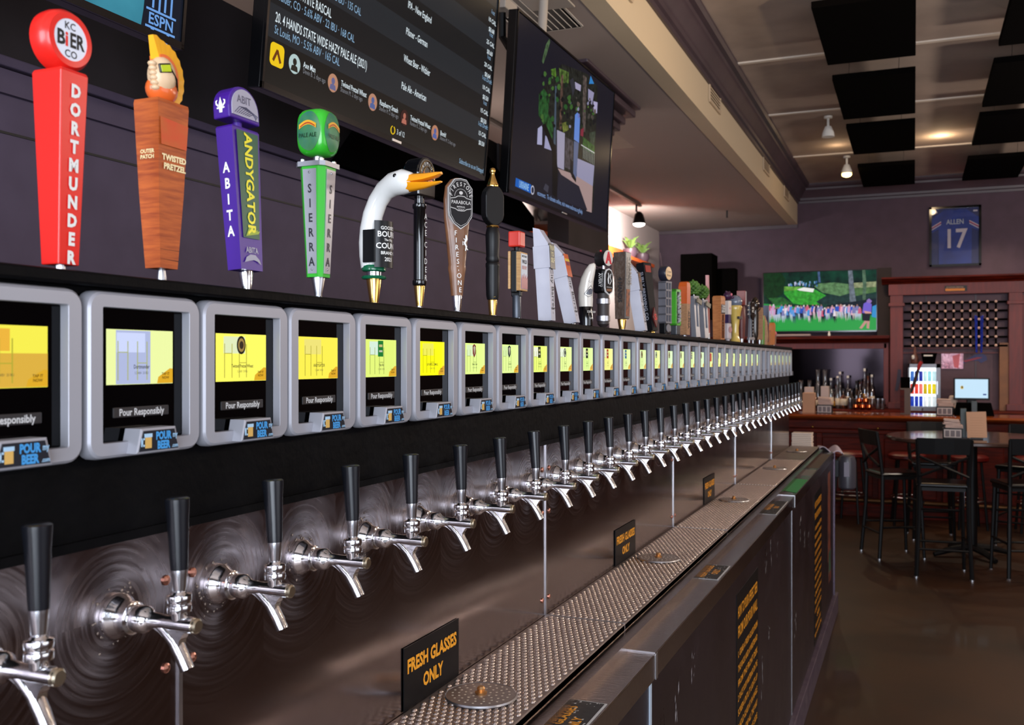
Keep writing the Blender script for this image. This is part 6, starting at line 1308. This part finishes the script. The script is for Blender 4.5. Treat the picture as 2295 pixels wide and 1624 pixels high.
MB().bx(-.055, .055, -.04, .04, 0, .30, .004).obj('post', mat('post_brown', (92, 70, 56), .5), t); MB().bx(-.05, .05, -.042, .042, .30, .42, .004).obj('dark_block', m_foam, t); MB().bx(-.055, -.01, -.0415, -.04, .02, .28).obj('side_panel', m_wood_red, t)
t = thing('dark_stand', 'large black stand in front of the register on the bar', 'stand', (1.40, 11.85, 1.145))
MB().rects([(0, 0, 0, .40, .2), (.14, 0, .02, .34, .16)]).obj('body', m_foam, t); MB().bx(-.03, .03, -.11, -.07, .02, .16, .004).obj('post', mat('post_grey', (44, 52, 50), .4), t)
# bar stools with red seats
m_seat = mat('seat_red', (92, 14, 12), .35, coat=.1); m_blk = mat('chair_black', (9, 9, 11), .5, spec=.25)
def stool(x, y, q):
    t = thing('bar_stool', 'bar stool with red round seat and chrome foot ring, %s' % q, 'bar stool', (x, y, 0), random.uniform(-.3, .3), 'bar stools along the front bar')
    MB().lathe([(.17, .70), (.19, .715), (.19, .745), (.16, .765), (.001, .77)], n=24).obj('seat', m_seat, t, 50)
    for a in (PI/4, 3*PI/4, 5*PI/4, 7*PI/4): MB().tube([(.13*math.cos(a), .13*math.sin(a), .70), (.2*math.cos(a), .2*math.sin(a), .0)], .014, 8).obj('leg', m_blk, t)
    MB().tube([(.168*math.cos(2*PI*k/20), .168*math.sin(2*PI*k/20), .30) for k in range(21)], .010, 8).obj('foot_ring', m_chrome, t)
for x, q in ((-.45, 'leftmost'), (.14, 'second from the left'), (.72, 'third from the left'), (1.32, 'fourth from the left'), (1.92, 'near the right edge')): stool(x, 11.18, q)

# ---------------------------------------------------------------- high table and chairs
t = thing('high_table', 'round glossy dark high table in front of the bar', 'table', (1.27, 9.62, 0))
m_tt = mat('table_top', (84, 62, 54), .2, 0, nz=(4, (64, 46, 40), 1), coat=.25)
MB().lathe([(.70, 1.03), (.72, 1.04), (.72, 1.06), (.71, 1.07), (.001, 1.07)], n=64).obj('table_top', m_tt, t, 40)
MB().lathe([(.045, .05), (.045, 1.03)], n=16).obj('column', m_blk, t, 40); MB().lathe([(.18, 1.0), (.2, 1.03)]).obj('top_plate', m_blk, t)
for k in range(4): a = k*PI/2+.5; MB().tube([(0, 0, .08), (.2*math.cos(a), .2*math.sin(a), .06), (.36*math.cos(a), .36*math.sin(a), .02)], [.035, .03, .02], 8).obj('foot', m_blk, t)
def high_chair(x, y, rz, q):
    t = thing('high_chair', 'black high chair with a curved slatted back, %s' % q, 'chair', (x, y, 0), rz, 'black high chairs round the table')
    MB().box(0, 0, .745, .40, .38, .035, .014).obj('seat', mat('seat_black', (8, 8, 9), .22), t); MB().box(0, 0, .715, .37, .35, .03).obj('seat_frame', m_blk, t)
    # back is on the local -y side
    for sx in (-1, 1):
        MB().tube([(sx*.205, -.215, 0), (sx*.185, -.180, .45), (sx*.180, -.175, .74), (sx*.192, -.205, .95), (sx*.200, -.235, 1.12)], [.017, .018, .018, .017, .015], 8).obj('leg', m_blk, t)
        MB().tube([(sx*.185, .195, 0), (sx*.165, .165, .72)], [.014, .017], 8).obj('leg', m_blk, t)
        MB().tube([(sx*.198, -.196, .28), (sx*.178, .184, .28)], .010, 6).obj('stretcher', m_blk, t)
        MB().lathe([(.018, 0), (.018, .012)], sx*.205, -.215, 0, 10).obj('foot_cap', m_alu, t); MB().lathe([(.015, 0), (.015, .01)], sx*.185, .195, 0, 10).obj('foot_cap', m_alu, t)
    for a, b, z in ((-.205, -.2, .23), (.185, .19, .23), (.18, .187, .5)): MB().tube([(-.19, b, z), (.19, b, z)], .010, 6).obj('stretcher', m_blk, t)
    MB().loft([[(-.205, y_, z), (-.07, y_-.018, z), (.07, y_-.018, z), (.205, y_, z), (.205, y_-.018, z), (.07, y_-.036, z), (-.07, y_-.036, z), (-.205, y_-.018, z)] for z, y_ in ((1.00, -.205), (1.13, -.23))]).obj('top_rail', m_blk, t)
    for p in (((-.18, -.205, .82), (0, -.225, .90), (.18, -.215, .98)), ((.18, -.205, .82), (0, -.235, .90), (-.18, -.215, .98))): MB().tube(p, .012, 6).obj('cross_bar', m_blk, t)
    return t
high_chair(1.00, 8.70, .05, 'nearest one, in front of the table')
high_chair(.62, 9.38, -1.15, 'at the left of the table')
high_chair(1.62, 8.92, .30, 'at the right, cut by the picture edge')
high_chair(.95, 10.45, PI+.1, 'behind the table on the left')
high_chair(1.75, 10.35, PI-.4, 'behind the table on the right')
tag(MB().bx(1.16, 1.18, 8.93, 8.945, .52, .66).obj('paper_tag', mat('tag_white', (150, 160, 180), .5)), 'small white paper tag hanging from the nearest high chair', 'tag')
bpy.data.objects['paper_tag'].rotation_euler = (0, 0, 0)
caddy((1.10, 9.32, 1.071), 'black napkin caddy with stacked napkins on the high table', .92)
t = thing('menu_card', 'pale tan menu card standing in a holder on the high table', 'menu card', (1.29, 9.28, 1.071))
q = MB().box(0, 0, .125, .155, .006, .225, 0, Matrix.Rotation(-.04, 4, 'Y')).obj('card', mat('card_tan', (206, 160, 128), .7), t)
for k in range(8): MB().bx(-.05, .05, -.0038, -.003, .03+k*.022, .0315+k*.022).obj('print_line', mat('card_line', (178, 134, 106), .7), t)
MB().bx(-.05, .05, -.02, .02, 0, .014, .003).obj('holder', m_blackp, t)
t = thing('table_post', 'dark green post of the table number stand beside the menu card', 'stand', (1.19, 9.40, 1.071)); MB().bx(-.025, .025, -.02, .02, 0, .26, .003).obj('post', mat('post_green', (34, 48, 42), .4), t); MB().bx(-.05, .05, -.04, .04, 0, .01).obj('foot', m_blackp, t)

# framed jersey
t = thing('framed_jersey', 'framed blue number 17 jersey high on the purple back wall', 'framed jersey', (1.278, 13.69, 3.35))
fr = MB()
for a in (-1, 1): fr.bx(a*.29-.014, a*.29+.014, -.03, 0, -.385, .385); fr.bx(-.304, .304, -.03, 0, a*.372-.014, a*.372+.014)
fr.obj('frame', m_gloss, t); MB().bx(-.28, .28, -.008, -.004, -.36, .36).obj('backing', mat('jersey_back', (30, 44, 100), .6), t)
m_blu = mat('jersey_blue', (24, 58, 150), .55, nz=(6, (16, 42, 120), 1), bump=(8, .4))
js = MB().prism([(-.19, -.355), (.19, -.355), (.195, .10), (.275, .05), (.28, .23), (.13, .34), (.06, .345), (0, .335), (-.06, .345), (-.13, .34), (-.28, .23), (-.275, .05), (-.195, .10)], -.018, -.009).obj('jersey', m_blu, t)
text(js, '17', .34, (-.0, -.0195, -.145), mat('jersey_white', (206, 200, 206), .6), bold=.02, xs=.82); text(js, 'ALLEN', .088, (0, -.0195, .155), mat('jersey_letters', (176, 186, 196), .6), bold=.02, xs=.8)
for sx in (-1, 1):
    for d, c in ((0, (206, 200, 206)), (.022, (190, 50, 60)), (.034, (206, 200, 206))): MB().add([(sx*.275, -.0195, .085+d), (sx*.275, -.0195, .098+d), (sx*.165, -.0195, .165+d), (sx*.165, -.0195, .152+d)], [(0, 1, 2, 3)]).obj('sleeve_stripe', mat('stripe_%d' % c[0], c, .6), js)
    MB().bx(sx*.26-.05*(sx > 0), sx*.26+.05*(sx < 0), -.0195, -.018, .305, .325).obj('shoulder_mark', mat('jersey_white', (206, 200, 206), .6), js)
MB().bx(-.277, .277, -.026, -.0245, -.36, .36).obj('glazing', thin_glass('glazing', (250, 250, 252), .03), t)
# small things on the back wall
tag(MB().bx(-1.0, -.46, 13.18, 13.26, 2.072, 2.10, .006).obj('soundbar', mat('soundbar_grey', (150, 130, 130), .5)), 'pale grey bar lying on the cornice under the golf television', 'soundbar')
o = MB().lathe([(.014, 0), (.018, .02), (.010, .05), (.014, .06), (.001, .065)], n=12).obj('small_figurine', m_wink, None, 50); o.location = (-.23, 13.22, 2.071); tag(o, 'tiny white figurine on the cornice under the golf television', 'figurine')
o = MB().tube([(-2.58, 13.66, 3.3), (-2.52, 13.66, 2.9), (-2.3, 13.66, 2.6), (-2.15, 13.66, 2.5)], .012, 6).obj('wall_cable', mat('cable_mauve', (110, 90, 100), .6)); tag(o, 'mauve cable running down the corner behind the speaker', 'cable')
